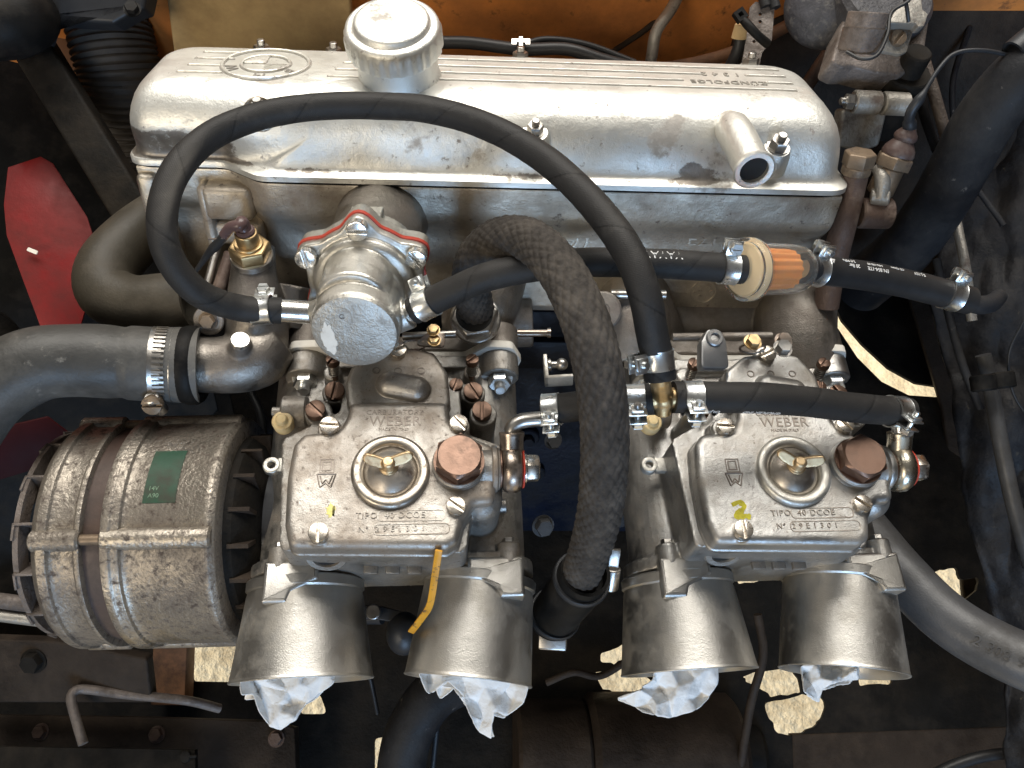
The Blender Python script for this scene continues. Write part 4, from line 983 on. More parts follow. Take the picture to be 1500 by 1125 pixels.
# chipped silver paint patch, stamped diamond
def flake(f, cx, cy, w, h, seed, z):
    rnd = random.Random(seed); n_ = 30; e = MB(); e.prism(f, [(cx + w*math.cos(2*math.pi*k/n_)*rnd.uniform(.65, 1.05), cy + h*math.sin(2*math.pi*k/n_)*rnd.uniform(.65, 1.05)) for k in range(n_)], z - 0.02, z + 0.02); return e
flake(fp, -1.35, -0.65, 0.42, 1.1, 3, LP + 0.05).build('paint_flake', M['white_spacer'], pump)
fs_ = Fr(fp.p(0, 0.55, 0), fp.x, fp.z)
e = MB(); e.text('G', lambda v: fp.p(v.x - 0.5, v.y + 0.7, LP + 0.05 + v.z), 0.42, 0.03); e.build('stamped_letter', M['ink'], pump)
for k in range(6):
    a = PH + k * math.pi / 3; f = Fr(fp.p(3.4 * math.cos(a), 3.4 * math.sin(a), tF + 0.72), fp.x, fp.z)
    c_, s_ = math.cos(k * 1.7), math.sin(k * 1.7); inst('flange_screw', 'slot', mk_slot, Fr(f.o, f.x * c_ + f.y * s_, f.z), M['alu'], pump, 1.12)
mb = MB(); mb.tube([pl + Vector((0.2, 0, 0)), P(412, 455, 42.2), P(404, 455, 42.1)], 0.62, 24); mb.build('outlet_stub', M['alu'], pump)
mb = MB(); mb.tube([P(596, 460, 42.2), P(622, 446, 41.8)], 0.66, 24); mb.build('inlet_stub', M['alu'], pump)

# ------------------------------------------------------------------ hoses
def hose(name, pts, r, m_, label, cat='hose', group=None, step=0.15, n=60, hollow=0.66, groove=True, **k):
    path = resample(spline(pts, 14), step); mb = MB(); mb.tube(path, r, n, hollow=hollow, disp=lambda L_, a: (-0.035 if groove and ((L_ * 0.27 + a / 6.2832) % 1.0) < 0.035 else 0.0) + 0.022 * noise.noise(Vector((L_ * 0.5, math.cos(a), math.sin(a)))) + 0.008 * noise.noise(Vector((L_ * 2.5, 2 * math.cos(a), 2 * math.sin(a)))))
    return mb.build(name, m_, label=label, cat=cat, group=group, angle=50), path
loop_pts = [P(412, 455, 42.1), P(350, 451, 41.4), P(290, 428, 39.6), P(247, 375, 38.4), P(238, 312, 38.2), P(258, 250, 38.6), P(308, 200, 39.6), P(380, 170, 40.4), P(460, 157, 40.8), P(545, 155, 41.0), P(630, 161, 40.8), P(715, 186, 40.2), P(795, 231, 39.2), P(866, 296, 38.0), P(918, 365, 36.9), P(944, 430, 36.6), P(955, 490, 37.2), P(964, 530, 37.8), P(967, 556, 38.0)]
hose('fuel_hose', loop_pts, [0.70, 0.70, 0.71, 0.70, 0.68, 0.68, 0.68, 0.70, 0.74, 0.76, 0.76], M['rubber'], 'long black fuel hose looping from the pump over the valve cover', group='black fuel hoses')
_, hp2 = hose('fuel_hose', [P(606, 455, 42.0), P(660, 428, 41.0), P(720, 404, 40.3), P(800, 389, 40.0), P(880, 384, 40.0), P(960, 386, 40.0), P(1030, 390, 40.2), P(1088, 395, 40.6)], 0.74, M['rubber'], 'black fuel hose with white zigzag print from pump to fuel filter', group='black fuel hoses')
_, hp3 = hose('fuel_hose', [P(1174, 393, 42.9), P(1230, 399, 44.2), P(1290, 408, 45.2), P(1350, 421, 46.0), P(1420, 440, 46.8)], 0.82, M['rubber_plain'], 'glossy black fuel hose with white pressure print right of the filter', group='black fuel hoses', groove=False)
_, hp4 = hose('fuel_hose', [P(797, 601, 41.6), P(830, 597, 41.2), P(870, 592, 40.6), P(915, 588, 40.0), P(958, 585, 39.6)], 0.78, M['rubber'], 'short black fuel hose passing under the braided hose between the carburettors', group='black fuel hoses')
_, hp5 = hose('fuel_hose', [P(986, 582, 39.6), P(1040, 582, 39.8), P(1110, 583, 40.4), P(1180, 588, 41.4), P(1250, 597, 42.6), P(1330, 604, 43.8)], 0.80, M['rubber'], 'black fuel hose lying across the right carburettor cover', group='black fuel hoses')
# printing on the hoses: letters wrapped on the hose surface, reading upside down
def wrap_text(name, txt, path, r, s0, ang, size, m_, parent=None, flip=True, ex=0.012):
    fr = frames_along(path); L = [0]
    for a, b in zip(path, path[1:]): L.append(L[-1] + (b - a).length)
    def fn(v):
        s = s0 + (-v.x if flip else v.x); th = ang + (-(v.y) if flip else v.y) / r
        s = max(0, min(L[-1] - 1e-4, s)); i = 0
        while i < len(L) - 2 and L[i+1] < s: i += 1
        t = (s - L[i]) / (L[i+1] - L[i]); p = path[i].lerp(path[i+1], t); T, _, _ = fr[i]
        up = Vector((0, 1, 0)); up = (up - T * up.dot(T)).normalized(); out = T.cross(up); 
        if out.z < 0: out = -out
        rr = r + 0.006 + v.z; return p + (out * math.cos(th) + up * math.sin(th)) * rr
    e = MB(); e.text(txt, fn, size, ex); e.build(name, m_, parent)
H3 = [o for o in COL.objects if o.name.startswith('fuel_hose')]
wrap_text('printed_marks', 'VAVAVA', hp2, 0.74, 13.1, R(30), 0.62, M['white'], H3[1])
wrap_text('printed_marks', '405', hp3, 0.82, 1.35, R(38), 0.62, M['white'], H3[2])
wrap_text('printed_marks', '2.0 MPa', hp3, 0.82, 2.95, R(44), 0.28, M['white'], H3[2])
wrap_text('printed_marks', '20 Bar', hp3, 0.82, 3.2, R(22), 0.30, M['white'], H3[2])
wrap_text('printed_marks', 'EN 854-1TE', hp3, 0.82, 4.9, R(20), 0.30, M['white'], H3[2])
wrap_text('printed_marks', '1456-1/06-08', hp3, 0.82, 4.8, R(42), 0.20, M['white'], H3[2])
wrap_text('printed_marks', 'CE 12mm', hp3, 0.82, 6.4, R(45), 0.22, M['white'], H3[2])
wrap_text('printed_marks', 'S.J.157', hp3, 0.82, 7.9, R(40), 0.30, M['white'], H3[2])
wrap_text('printed_marks', 'OLJIP', hp5, 0.80, 1.9, R(-62), 0.32, M['white'], H3[4])
wrap_text('printed_marks', 'GMUFLEX IND', hp5, 0.80, 4.6, R(-66), 0.34, M['white'], H3[4])

# braided hose: plaited strands as real relief
bp = [P(697, 452, 48.6), P(690, 415, 46.0), P(698, 378, 44.2), P(730, 350, 42.0), P(775, 352, 39.6), P(815, 388, 37.4), P(845, 440, 36.2), P(868, 505, 35.6), P(882, 580, 35.8), P(886, 660, 36.8), P(880, 740, 39.0), P(866, 800, 42.2), P(850, 845, 45.4)]
path = resample(spline(bp, 16), 0.045)
NB, KB = 15, 1.25
def weave(L_, a):
    p = a * NB / (2*math.pi) + L_ * KB * 1.0; q = a * NB / (2*math.pi) - L_ * KB
    ip, iq = math.floor(p), math.floor(q); fp_, fq = p - ip, q - iq
    # twill-like plait: which strand is on top depends on the cell
    if (ip + iq) % 2 == 0: u, along = fp_, fq
    else: u, along = fq, fp_
    hgt = math.sin(math.pi * u) ** 0.6 * (0.55 + 0.45 * math.sin(math.pi * along))
    return 0.085 * hgt + 0.014 * noise.noise(Vector((a * 14, L_ * 9, 3)))
mb = MB(); mb.tube(path, [1.06, 1.04, 1.05, 1.07, 1.06], 120, disp=weave)
mb.build('braided_hose', M['braid'], label='thick braided textile hose arching down between the two carburettors', cat='hose', angle=60)
# its lower rubber socket and clamp
mb = MB(); pth = resample(spline([P(858, 838, 44.8), P(842, 862, 46.6), P(822, 888, 48.6), P(808, 905, 50)], 8), 0.3); mb.tube(pth, [1.45, 1.55, 1.5, 1.5], 36, hollow=0.86)
sock = thing('hose_socket', pth[-1], 'dark ribbed rubber socket holding the lower end of the braided hose', 'hose socket'); mb.build('sleeve', M['black'], sock)
for i in (3, -3):
    f = axis_frame(pth[i], pth[i+1 if i > 0 else i] - pth[i-1 if i < 0 else i - 1]); mb = MB(); mb.ringlathe(f, [(1.62, -0.22), (1.68, -0.1), (1.68, 0.1), (1.62, 0.22), (1.5, 0.22), (1.5, -0.22)], 40); mb.build('sleeve_ring', M['greyblack'], sock)

# ------------------------------------------------------------------ hose clamps
def clamp(c, axis, up, r, label, w=0.42, flip=1, grp='bright zinc hose clamps', plain=False):
    f = axis_frame(c, axis, (0, 1, 0)); u = Vector(up); u = (u - f.z * u.dot(f.z)).normalized(); f = Fr(c, u, f.z)   # x = up (radial), y = tangent, z = hose axis
    t = thing('hose_clamp', c, label, 'clamp', grp)
    mb = MB(); n_ = 40; a0 = 0.30; rg = []
    for k in range(n_ + 1):
        a = a0 + (2*math.pi - 2*a0) * k / n_; ca, sa = math.cos(a), math.sin(a)
        rg.append([f.p(rr * ca, rr * sa, z) for rr, z in ((r, -w), (r + 0.075, -w), (r + 0.05, -w*0.85), (r + 0.05, w*0.85), (r + 0.075, w), (r, w))])
    mb.rings(rg); mb.build('band', M['zinc'], t, angle=50)
    for s_ in (-1, 1):
        mb = MB(); y0 = s_ * 0.26
        mb.box(f, r - 0.08, r + 0.72, y0 - 0.05, y0 + 0.05, -w, w); mb.build('ear', M['zinc'], t, bevel=0.03)
    fs = Fr(f.p(r + 0.38, 0, 0), f.z, f.y * flip)
    mb = MB(); mb.cyl(fs, 0.155, -0.75, 0.4, 16)
    for k in range(7): mb.cyl(Fr(fs.p(0, 0, -0.72 + 0.06 * k), fs.x, fs.z), 0.175, 0, 0.03, 14)
    mb.build('bolt_shank', M['zinc'], t)
    mb = MB(); mb.box(fs, -0.30, 0.30, -0.28, 0.28, -0.52, -0.32); mb.build('square_nut', M['zinc'], t, bevel=0.03)
    inst('bolt_head', 'clampbolt', lambda m_, ff: (m_.ngon(ff, 0.36, 6, 0, 0.26, 0, 0.05), [m_.prism(ff, [(-0.26, s*0.06), (0.26, s*0.06), (0.2, s*0.25), (-0.2, s*0.25)], 0.2, 0.34) for s in (-1, 1)]), Fr(fs.p(0, 0, 0.34), fs.x, fs.z), M['zinc'], t)
    return t
def dirn(path, i): return (path[min(len(path)-1, i+1)] - path[max(0, i-1)])
clamp(P(384, 454, 41.9), (1, 0.05, 0), (0.2, 1, -0.9), 0.72, 'zinc clamp on the loop hose at the left pump outlet', 0.52)
clamp(P(625, 445, 41.6), P(660, 428, 41.0) - P(606, 455, 42.0), (0.1, 1, 0.1), 0.76, 'zinc clamp where the filter hose meets the pump inlet', 0.46, -1)
clamp(P(1066, 393, 40.4), (1, -0.06, -0.15), (-0.25, 1, 0.5), 0.77, 'zinc clamp on the left side of the fuel filter', 0.40, 1)
clamp(P(1193, 395, 43.4), (1, -0.1, -0.4), (0.15, 1, 0.6), 0.84, 'zinc clamp on the right side of the fuel filter', 0.40, -1)
clamp(P(1393, 432, 46.5), (1, -0.25, -0.2), (-0.1, 1, 0.5), 0.85, 'zinc clamp at the far right end of the printed hose', 0.42, -1)
clamp(P(962, 527, 37.7), (0.12, -1, -0.2), (-1, -0.1, 0.55), 0.78, 'zinc clamp on the loop hose just above the brass tee', 0.46, 1)
clamp(P(808, 600, 41.4), (1, 0.1, 0.2), (0.05, -0.75, 1), 0.80, 'zinc clamp on the left carburettor end of the short hose', 0.44, 1)
clamp(P(931, 587, 39.8), (1, 0.06, 0.1), (0.05, -0.75, 1), 0.80, 'zinc clamp left of the brass tee', 0.46, 1)
clamp(P(1013, 583, 39.7), (1, 0.0, -0.05), (0.05, -0.75, 1), 0.82, 'zinc clamp right of the brass tee', 0.46, 1)
clamp(P(1312, 603, 43.5), (1, -0.08, -0.4), (0.05, -0.55, 1), 0.82, 'zinc clamp beside the right carburettor banjo union', 0.46, 1)

# ------------------------------------------------------------------ brass tee
tee = thing('brass_tee', P(971, 583, 39.6), 'brass tee piece stamped CA joining three fuel hoses', 'tee fitting')
mb = MB(); mb.tube([P(950, 585, 39.6), P(992, 582, 39.6)], 0.52, 24); mb.tube([P(971, 584, 39.6), P(967, 556, 38.2), P(966, 545, 37.9)], 0.50, 24); mb.ball(P(971, 584, 39.55), 0.60, 24)
mb.tube([P(971, 590, 39.6), P(971, 606, 39.9)], [0.5, 0.42], 20)
mb.build('body', M['brass'], tee, remesh=0.05, sm=2)
f = Fr(P(971, 578, 39.0), (1, 0, 0), (0, 0.15, 1)); e = MB(); e.text('CA', lambda v: f.p(v.x, v.y, v.z), 0.62, 0.12); e.build('stamped_letters', M['brass'], tee)

# ------------------------------------------------------------------ fuel filter
fa, fb2 = P(1086, 395, 40.8), P(1182, 394, 43.0)
ff = axis_frame(fa, fb2 - fa); LF = (fb2 - fa).length
flt = thing('fuel_filter', fa, 'clear inline fuel filter with cream end cap and orange pleated element', 'fuel filter')
mb = MB(); mb.lathe(ff, [(0.5, -0.6), (0.5, 0.0), (1.3, 0.12), (1.42, 0.3), (1.42, 0.62)], 56); mb.build('end_cap', M['filter_cap'], flt)
mb = MB(); mb.ringlathe(ff, [(1.44, 0.10), (1.58, 0.12), (1.64, 0.25), (1.64, 0.62), (1.56, 0.75), (1.42, 0.75), (1.40, 0.4)], 64); mb.build('rim', M['clear'], flt, angle=60)
th = 0.09
po = [(1.40, 0.7), (1.37, 1.2), (1.35, LF * 0.55), (1.33, LF * 0.76), (1.24, LF * 0.87), (1.02, LF * 0.945), (0.75, LF * 0.985), (0.55, LF)]
pi_ = [(r - th, h - 0.04) for r, h in reversed(po)]
mb = MB(); mb.ringlathe(ff, po + pi_, 64); mb.build('bowl', M['clear'], flt, angle=60)
mb = MB(); n_ = 96; rg = []
for h, sc_ in ((0.6, 1.06), (0.75, 1.08), (LF * 0.70, 1.0), (LF * 0.72, 0.9)):
    rg.append([ff.p(*(Vector((math.cos(2*math.pi*k/n_), math.sin(2*math.pi*k/n_))) * (sc_ * (1 + 0.05 * math.cos(k * 2 * math.pi / 6)))), h) for k in range(n_)])
mb.rings(rg); mb.build('pleated_element', M['element'], flt, angle=20)
mb = MB(); mb.cyl(ff, 0.5, LF - 0.1, LF + 0.8, 24); mb.build('outlet_spigot', M['filter_cap'], flt)
# ------------------------------------------------------------------ intake manifolds
def manifold(label, runners, flange, name='intake_manifold'):
    t = thing(name, runners[0][0], label, 'manifold', 'cast intake manifolds')
    mb = MB()
    for pts, r in [(x, y) for x, y in [(rr[0:-1] if False else rr, None) for rr in []]]: pass
    for rr in flange[1]: mb.tube(resample(spline(rr[0], 10), 0.3), rr[1], 32)
    for b in flange[2]: b(mb)
    mb.build('casting', M['manifold'], t, remesh=0.10, sm=4); return t
yMf = C(731, 525, HE).y
def man_for(F, pxl, pxr, label, grp_pts, extra=()):
    t = thing('intake_manifold', F.p(0, yMf, -6), label, 'manifold', 'cast intake manifolds')
    mb = MB()
    xa, xb = C(449, 850, -3.3).x, C(703, 850, -3.3).x
    for x, (hx, hy, hd) in zip((xa, xb), grp_pts):
        a = F.p(x, yMf + 0.5, HA + 0.2); b = P(hx, hy, hd)
        m1 = a + F.y * 2.2 + F.z * 0.2; m2 = a.lerp(b, 0.62) + F.z * 0.5
        mb.tube(resample(spline([a, m1, m2, b], 10), 0.3), [2.25, 2.15, 2.1, 2.25], 36)
    for px in (449, 731):
        q = C(px, 545, HE); mb.cyl(axis_frame(F.p(q.x, yMf + 0.48, HE), F.y), 1.3, 0, 1.6, 28)
    mb.box(F, xa - 1.0, xb + 1.0, yMf + 0.48, yMf + 1.5, HA - 2, HE + 0.3)
    for tb in extra: mb.tube(resample(spline([P(*q_) for q_ in tb[0]], 8), 0.3), tb[1], 32)
    mb.build('casting', M['manifold'], t, remesh=0.10, sm=4)
    # insulating spacer
    mb = MB(); fz = Fr(F.p(0, yMf + 0.04, HE - 1.1), F.x, F.y)   # local: x right, y = -up?, z away
    sgn = 1 if fz.y.dot(F.z) > 0 else -1
    pl = []
    q1, q2 = C(449, 545, HE).x, C(731, 545, HE).x
    pl = [(q1 - 1.4, 1.0), (q1 - 0.8, 2.5), (q1 + 0.8, 2.65), (q1 + 2.2, 1.2), (q2 - 2.2, 1.2), (q2 - 0.8, 2.65), (q2 + 0.8, 2.5), (q2 + 1.5, 0.8), (q2 + 0.9, -2.2), (q1 - 0.9, -2.2)]
    mb.prism(fz, rpoly(ccw([(x, y * sgn) for x, y in pl]), 0.5, 5), -0.08, 0.44); mb.build('insulating_spacer', M['white_spacer'], t, bevel=0.04)
    return t
man1 = man_for(FC, 449, 731, 'cast intake manifold behind the left carburettor, with open hex fitting', [(500, 420, 54), (725, 400, 53.5)], [([(650, 475, 55), (780, 470, 55)], 1.8)])
man2 = man_for(FC2, 0, 0, 'cast intake manifold behind the right carburettor, with throttle rod', [(930, 425, 54.5), (1180, 430, 56)], [([(880, 470, 56), (1210, 470, 57)], 1.9), ([(925, 415, 55), (925, 470, 53), (920, 530, 53)], [2.0, 2.5, 2.4]), ([(1165, 425, 56), (1165, 480, 54), (1170, 540, 54)], [2.2, 2.7, 2.5])])
# hex fitting the braided hose rises from
fx = axis_frame(P(695, 460, 48.6), Vector((0, 0.15, 1)))
mb = MB(); mb.ngon(fx, 1.48, 6, -1.2, 0.1, R(10), 0.1); mb.cyl(fx, 1.6, -1.6, -1.1, 32, 0.1); mb.build('hex_fitting', M['steel'], man1, bevel=0.04)
mb = MB(); mb.cyl(fx, 1.14, 0.0, 0.14, 28); mb.build('hex_bore', M['bore'], man1)
mb = MB(); f = axis_frame(P(757, 488, 47), (1, 0, 0)); mb.cyl(f, 0.22, 0, 1.9, 14, 0.04); mb.cyl(f, 0.3, 1.8, 2.0, 14); mb.build('vacuum_nipple', M['union'], man1)
# right manifold: cast bolt head, plate
mb = MB(); f = axis_frame(P(882, 455, 50.0), Vector((-0.1, -0.1, 1))); mb.lathe(f, [(1.25, -1.5), (1.22, 0), (1.1, 0.12), (0.5, 0.14), (0.45, 0.08), (0.3, 0.08), (0.001, 0.1)], 32); mb.build('core_plug', M['manifold'], man2)
mb = MB(); mb.tube([P(895, 431, 50.5), P(975, 432, 50.5)], 0.3, 12); mb.build('head_stud', M['steel'], man2)

# throttle linkage ------------------------------------------------------
lk = thing('throttle_linkage', P(830, 540, 46), 'pale steel angle bracket with ball stud between the carburettors', 'bracket')
fl_ = Fr(P(806, 545, 45.5), (1, 0.06, 0), (0, 0.6, 1))
mb = MB(); mb.box(fl_, -0.35, -0.12, -0.7, 0.95, -0.5, 0.5); mb.box(fl_, -0.35, 1.25, -0.7, -0.48, -0.5, 0.5); mb.build('angle_plate', M['pump'], lk, bevel=0.06)
mb = MB(); fbl = axis_frame(fl_.p(-0.1, 0.35, 0.2), fl_.x); mb.lathe(fbl, [(0.36, 0), (0.36, 0.14), (0.22, 0.2), (0.2, 0.55)], 20); mb.ball(fbl.p(0, 0, 0.78), 0.36, 20); mb.build('ball_stud', M['steel'], lk)
lr = thing('throttle_rod', P(1100, 492, 50), 'thin throttle rod behind the right carburettor with dark lever and nuts', 'rod')
mb = MB(); mb.tube([P(985, 494, 49.5), P(1130, 492, 50.0)], 0.26, 12); mb.build('rod', M['manifold'], lr)
fv = Fr(P(1045, 505, 46.5), (1, 0, -0.1), (0, 0.25, 1)); mb = MB()
mb.prism(fv, rpoly([(-0.85, -1.4), (0.85, -1.4), (0.8, 0.3), (0.45, 0.95), (-0.25, 0.95), (-0.7, 0.2)], 0.25, 4), -0.8, 0.0, 0.1, 2); mb.build('lever', M['lever'], lr)
mb = MB(); fe = fv.at(0.1, 0.42, 0.0); mb.ringlathe(fe, [(0.52, -0.6), (0.52, 0.1), (0.46, 0.16), (0.28, 0.16), (0.24, 0.1), (0.24, -0.6)], 24); mb.build('lever_eye', M['lever'], lr)
for (px, py, d, m_, s_) in ((1102, 502, 46.8, 'brass', 0.85), (1147, 500, 46.4, 'union', 0.85), (1146, 511, 45.9, 'steel', 0.9)):
    f = axis_frame(P(px, py, d), (0.1, 0.55, 1)); inst('lever_nut', 'hexbolt', mk_hexbolt, f, M[m_], lr, s_)
mb = MB()
pts = [P(1103, 510, 47.2) + Vector((0.75*math.cos(k*0.45), 0.28*math.sin(k*0.45), 0.75*math.sin(k*0.45)*0.3 - 0.004*k)) for k in range(60)]
mb.tube(pts, 0.06, 6); mb.build('return_spring', M['union'], lr)
l2 = thing('throttle_lever', P(636, 492, 47), 'small throttle lever with brass screws above the left carburettor cover', 'lever')
mb = MB(); mb.tube([P(590, 493, 47.4), P(668, 489, 47.4)], 0.24, 12); mb.build('spindle', M['steel'], l2)
fv = Fr(P(638, 497, 46.2), (1, 0, -0.1), (0, 0.4, 1)); mb = MB(); mb.prism(fv, rpoly([(-1.3, -0.35), (0.5, -0.5), (0.6, 0.45), (-0.4, 0.5)], 0.25, 4), -0.2, 0.0, 0.04, 2); mb.build('plate', M['union'], l2)
for (px, py, d) in ((635, 484, 45.6), (636, 499, 45.8)):
    inst('brass_screw', 'hexbolt', mk_hexbolt, axis_frame(P(px, py, d), (0.05, 0.5, 1)), M['brass'], l2, 0.62)
mb = MB(); pts = [P(606, 506, 46.6) + Vector((0.7*math.cos(k*0.45), 0.30*math.sin(k*0.45), 0.003*k)) for k in range(60)]
mb.tube(pts, 0.06, 6); mb.build('return_spring', M['union'], l2)

# ------------------------------------------------------------------ thermostat housing, sensor, coolant hoses
ths = thing('thermostat_housing', P(372, 470, 48), 'cast aluminium thermostat housing with elbow outlet and brass sensor', 'thermostat housing')
mb = MB()
mb.tube(resample(spline([P(372, 362, 49.0), P(372, 410, 48.6), P(376, 470, 48.8), P(378, 520, 49.5)], 8), 0.3), [1.25, 1.35, 1.7, 1.9, 1.85], 36)
mb.tube(resample(spline([P(398, 500, 49.2), P(372, 525, 48.6), P(335, 534, 48.2), P(285, 534, 48.0)], 10), 0.3), [1.75, 1.95, 1.8, 1.7, 1.72], 40)
mb.tube([P(352, 520, 47.4), P(352, 500, 46.2)], [0.75, 0.55], 24)
mb.tube([P(430, 420, 51), P(420, 480, 51)], 1.6, 24)
mb.build('casting', M['gunmetal'], ths, remesh=0.10, sm=5)
mb = MB(); f = axis_frame(P(352, 499, 46.1), P(352, 499, 46.1) - P(352, 520, 47.4)); mb.cyl(f, 0.54, -0.2, 0.12, 24, 0.03); mb.build('stub_face', M['alu'], ths)
mb = MB(); f = axis_frame(P(305, 470, 47.6), (0.1, -0.3, 1)); mb.cyl(f, 0.9, -0.6, 0.0, 24, 0.06); mb.build('bolt_boss', M['manifold'], ths); inst('socket_bolt', 'hexbolt', mk_hexbolt, f, M['brownhex'], ths, 0.9)
AXs = Vector((0.06, 0.62, 0.78)); fs = axis_frame(P(368, 372, 47.6), AXs)
sen = thing('temperature_sensor', fs.o, 'brass hexagonal temperature sensor with dark plug on the thermostat housing', 'sensor')
mb = MB(); mb.cyl(fs, 1.28, -0.5, -0.05, 32, 0.05); mb.build('washer', M['steel'], sen)
mb = MB(); mb.ngon(fs, 1.22, 6, -0.05, 0.75, R(20), 0.08); mb.cyl(fs, 0.86, 0.7, 0.9, 28, 0.05); mb.cyl(fs, 0.66, 0.85, 1.7, 28, 0.05); mb.build('hex_body', M['brass'], sen, bevel=0.03)
mb = MB(); mb.cyl(fs, 0.56, 1.65, 1.95, 24, 0.1); mb.tube(spline([fs.p(0, 0, 1.7), fs.p(-0.1, 0.1, 2.3), P(352, 330, 45.6), P(338, 333, 45.8), P(328, 345, 46.2)], 8), [0.42, 0.40, 0.34, 0.32, 0.3], 16); mb.build('plug', M['wire'], sen)
mb = MB(); mb.tube(spline([P(332, 342, 46.1), P(318, 358, 46.8), P(305, 372, 47.4), P(285, 400, 48.5), P(276, 412, 49)], 8), [0.25, 0.3, 0.14, 0.12], 12); mb.build('wire', M['rubber_plain'], sen)
mb = MB(); mb.tube(spline([P(330, 348, 46.0), P(318, 350, 46.4), P(306, 350, 46.8)], 6), 0.07, 8); mb.build('green_wire', M['dist'], sen)
for i, (a, b, r, lab) in enumerate((((318, 365), (300, 432), 0.26, 'thin dark steel pipe left of the thermostat housing'), ((338, 372), (318, 432), 0.42, 'thicker brown steel pipe left of the thermostat housing'))):
    mb = MB(); mb.tube([P(*a, 50), P(*b, 49.2)], r, 16); mb.build('steel_pipe', M['steel'] if i == 0 else M['brownpipe'], label=lab, cat='pipe')
# elbow hose
path = resample(spline([P(330, 250, 58), P(262, 300, 55.5), P(200, 345, 53), P(158, 392, 51.2), P(158, 428, 50.4), P(195, 445, 50.0), P(240, 442, 49.8), P(278, 438, 49.8)], 12), 0.35)
mb = MB(); mb.tube(path, [1.75, 1.8, 1.8, 1.85, 1.9, 1.85, 1.8, 1.75], 36, hollow=0.8)
mb.build('elbow_hose', M['olive'], label='brown olive rubber elbow hose behind the left loop of fuel hose', cat='hose', angle=50)
# big coolant hose
path = resample(spline([P(-330, 860, 45), P(-110, 720, 44), P(-60, 630, 44.2), P(-10, 570, 44.6), P(50, 535, 45.2), P(115, 528, 46), P(180, 531, 46.8), P(240, 534, 47.4), P(294, 535, 47.9)], 12), 0.3)
def rb(t_): 
    return 2.05 + 0.10 * t_ + (0.10 if t_ > 0.86 else 0) - (0.06 * math.exp(-((t_ - 0.855) / 0.02) ** 2)) + 0.03 * math.sin(t_ * 40)
mb = MB(); mb.tube(path, rb, 44, hollow=0.82)
mb.build('coolant_hose', M['coolant'], label='thick grey rubber coolant hose entering from the left edge', cat='hose', angle=60)
fw = axis_frame(P(240, 534, 47.4), P(294, 535, 47.9) - P(180, 531, 46.8), (0, 1, 0))
wcl = thing('worm_clamp', fw.o, 'worm-drive band clamp with screw on the thick grey coolant hose', 'clamp')
mb = MB(); mb.ringlathe(fw, [(2.16, -0.55), (2.26, -0.58), (2.23, -0.48), (2.23, 0.48), (2.26, 0.58), (2.16, 0.55)], 72); mb.build('band', M['steel'], wcl)
for k in range(17):
    a = R(70) - k * R(7.4) ; # along the camera-facing side
    dirv = Vector((0, math.sin(a), math.cos(a)))
    d0 = (dirv - fw.z * dirv.dot(fw.z)).normalized(); ft = Fr(fw.o + d0 * 2.24, fw.z, d0)
    mb = MB(); mb.box(ft, -0.32, 0.32, -0.06, 0.06, -0.02, 0.09); mb.build('worm_tooth', M['steel'], wcl)
d0 = Vector((0, math.sin(R(-60)), math.cos(R(-60)))); fsw = axis_frame(fw.o + d0 * 2.6, Vector((0.05, -0.35, 0.9)))
mb = MB(); mb.cyl(axis_frame(fw.o + d0 * 2.5, Vector((0, 0.5, 0.87)) * -1), 0.42, -0.5, 1.1, 20, 0.05); mb.build('worm_housing', M['steel'], wcl)
inst('screw_head', 'slot', mk_slot, fsw, M['brownhex'], wcl, 1.15)
mb = MB(); f = axis_frame(P(283, 535, 47.8), (1, 0, -0.05)); mb.ringlathe(f, [(2.3, -0.5), (2.38, -0.2), (2.38, 0.25), (2.25, 0.45), (1.75, 0.45), (1.75, -0.5)], 56); mb.build('hose_end_collar', M['black'], label='black rubber collar between the coolant hose and the thermostat elbow', cat='collar')

# ------------------------------------------------------------------ alternator
ac = Vector((0, (562.5 - 764) * 50.5 / KF, -50.5)); fa_ = axis_frame(ac, Vector((1, 0.02, -0.02)), (0, 0, 1))
alt = thing('alternator', fa_.p(0, 0, -21), 'corroded cast alternator with green sticker at the lower left', 'alternator')
mb = MB(); mb.lathe(fa_, [(4.6, -26.7), (5.9, -26.6), (6.7, -26.3), (7.02, -25.9), (7.02, -25.4), (6.86, -25.3), (6.78, -25.1), (6.78, -24.0), (6.94, -23.9), (6.94, -23.62), (6.5, -23.58)], 128); mb.build('drive_end_housing', M['altern'], alt, bevel=0.04)
mb = MB(); mb.cyl(fa_, 6.55, -23.65, -22.4, 96); mb.build('stator_band', M['lamination'], alt)
mb = MB(); mb.lathe(fa_, [(6.5, -22.5), (7.08, -22.45), (7.10, -22.0), (7.02, -21.9), (7.02, -21.5), (6.84, -21.4), (6.78, -21.1), (6.86, -20.8), (6.86, -17.1), (6.92, -17.0), (6.92, -16.7), (6.7, -16.4), (6.2, -16.3), (4.5, -16.25)], 128); mb.build('slip_ring_housing', M['altern'], alt, bevel=0.04)
# through-bolt ridges
def ridge(ang, x0, x1, r=0.62, lift=6.62, name='through_bolt_ridge'):
    c, s = math.cos(R(ang)), math.sin(R(ang)); o = fa_.p(lift * c, lift * s, 0); f = Fr(o, fa_.x, fa_.z)
    mb = MB(); mb.cyl(f, r, x0, x1, 28, 0.12); return mb.build(name, M['altern'], alt)
for ang in (-6, 84, -82):
    ridge(ang, -26.3, -23.6); ridge(ang, -22.5, -16.5)
    c, s = math.cos(R(ang)), math.sin(R(ang)); f = Fr(fa_.p(6.72 * c, 6.72 * s, 0), fa_.x, fa_.z); mb = MB(); mb.cyl(f, 0.30, -23.7, -22.4, 16); mb.build('through_bolt', M['brownhex'], alt)
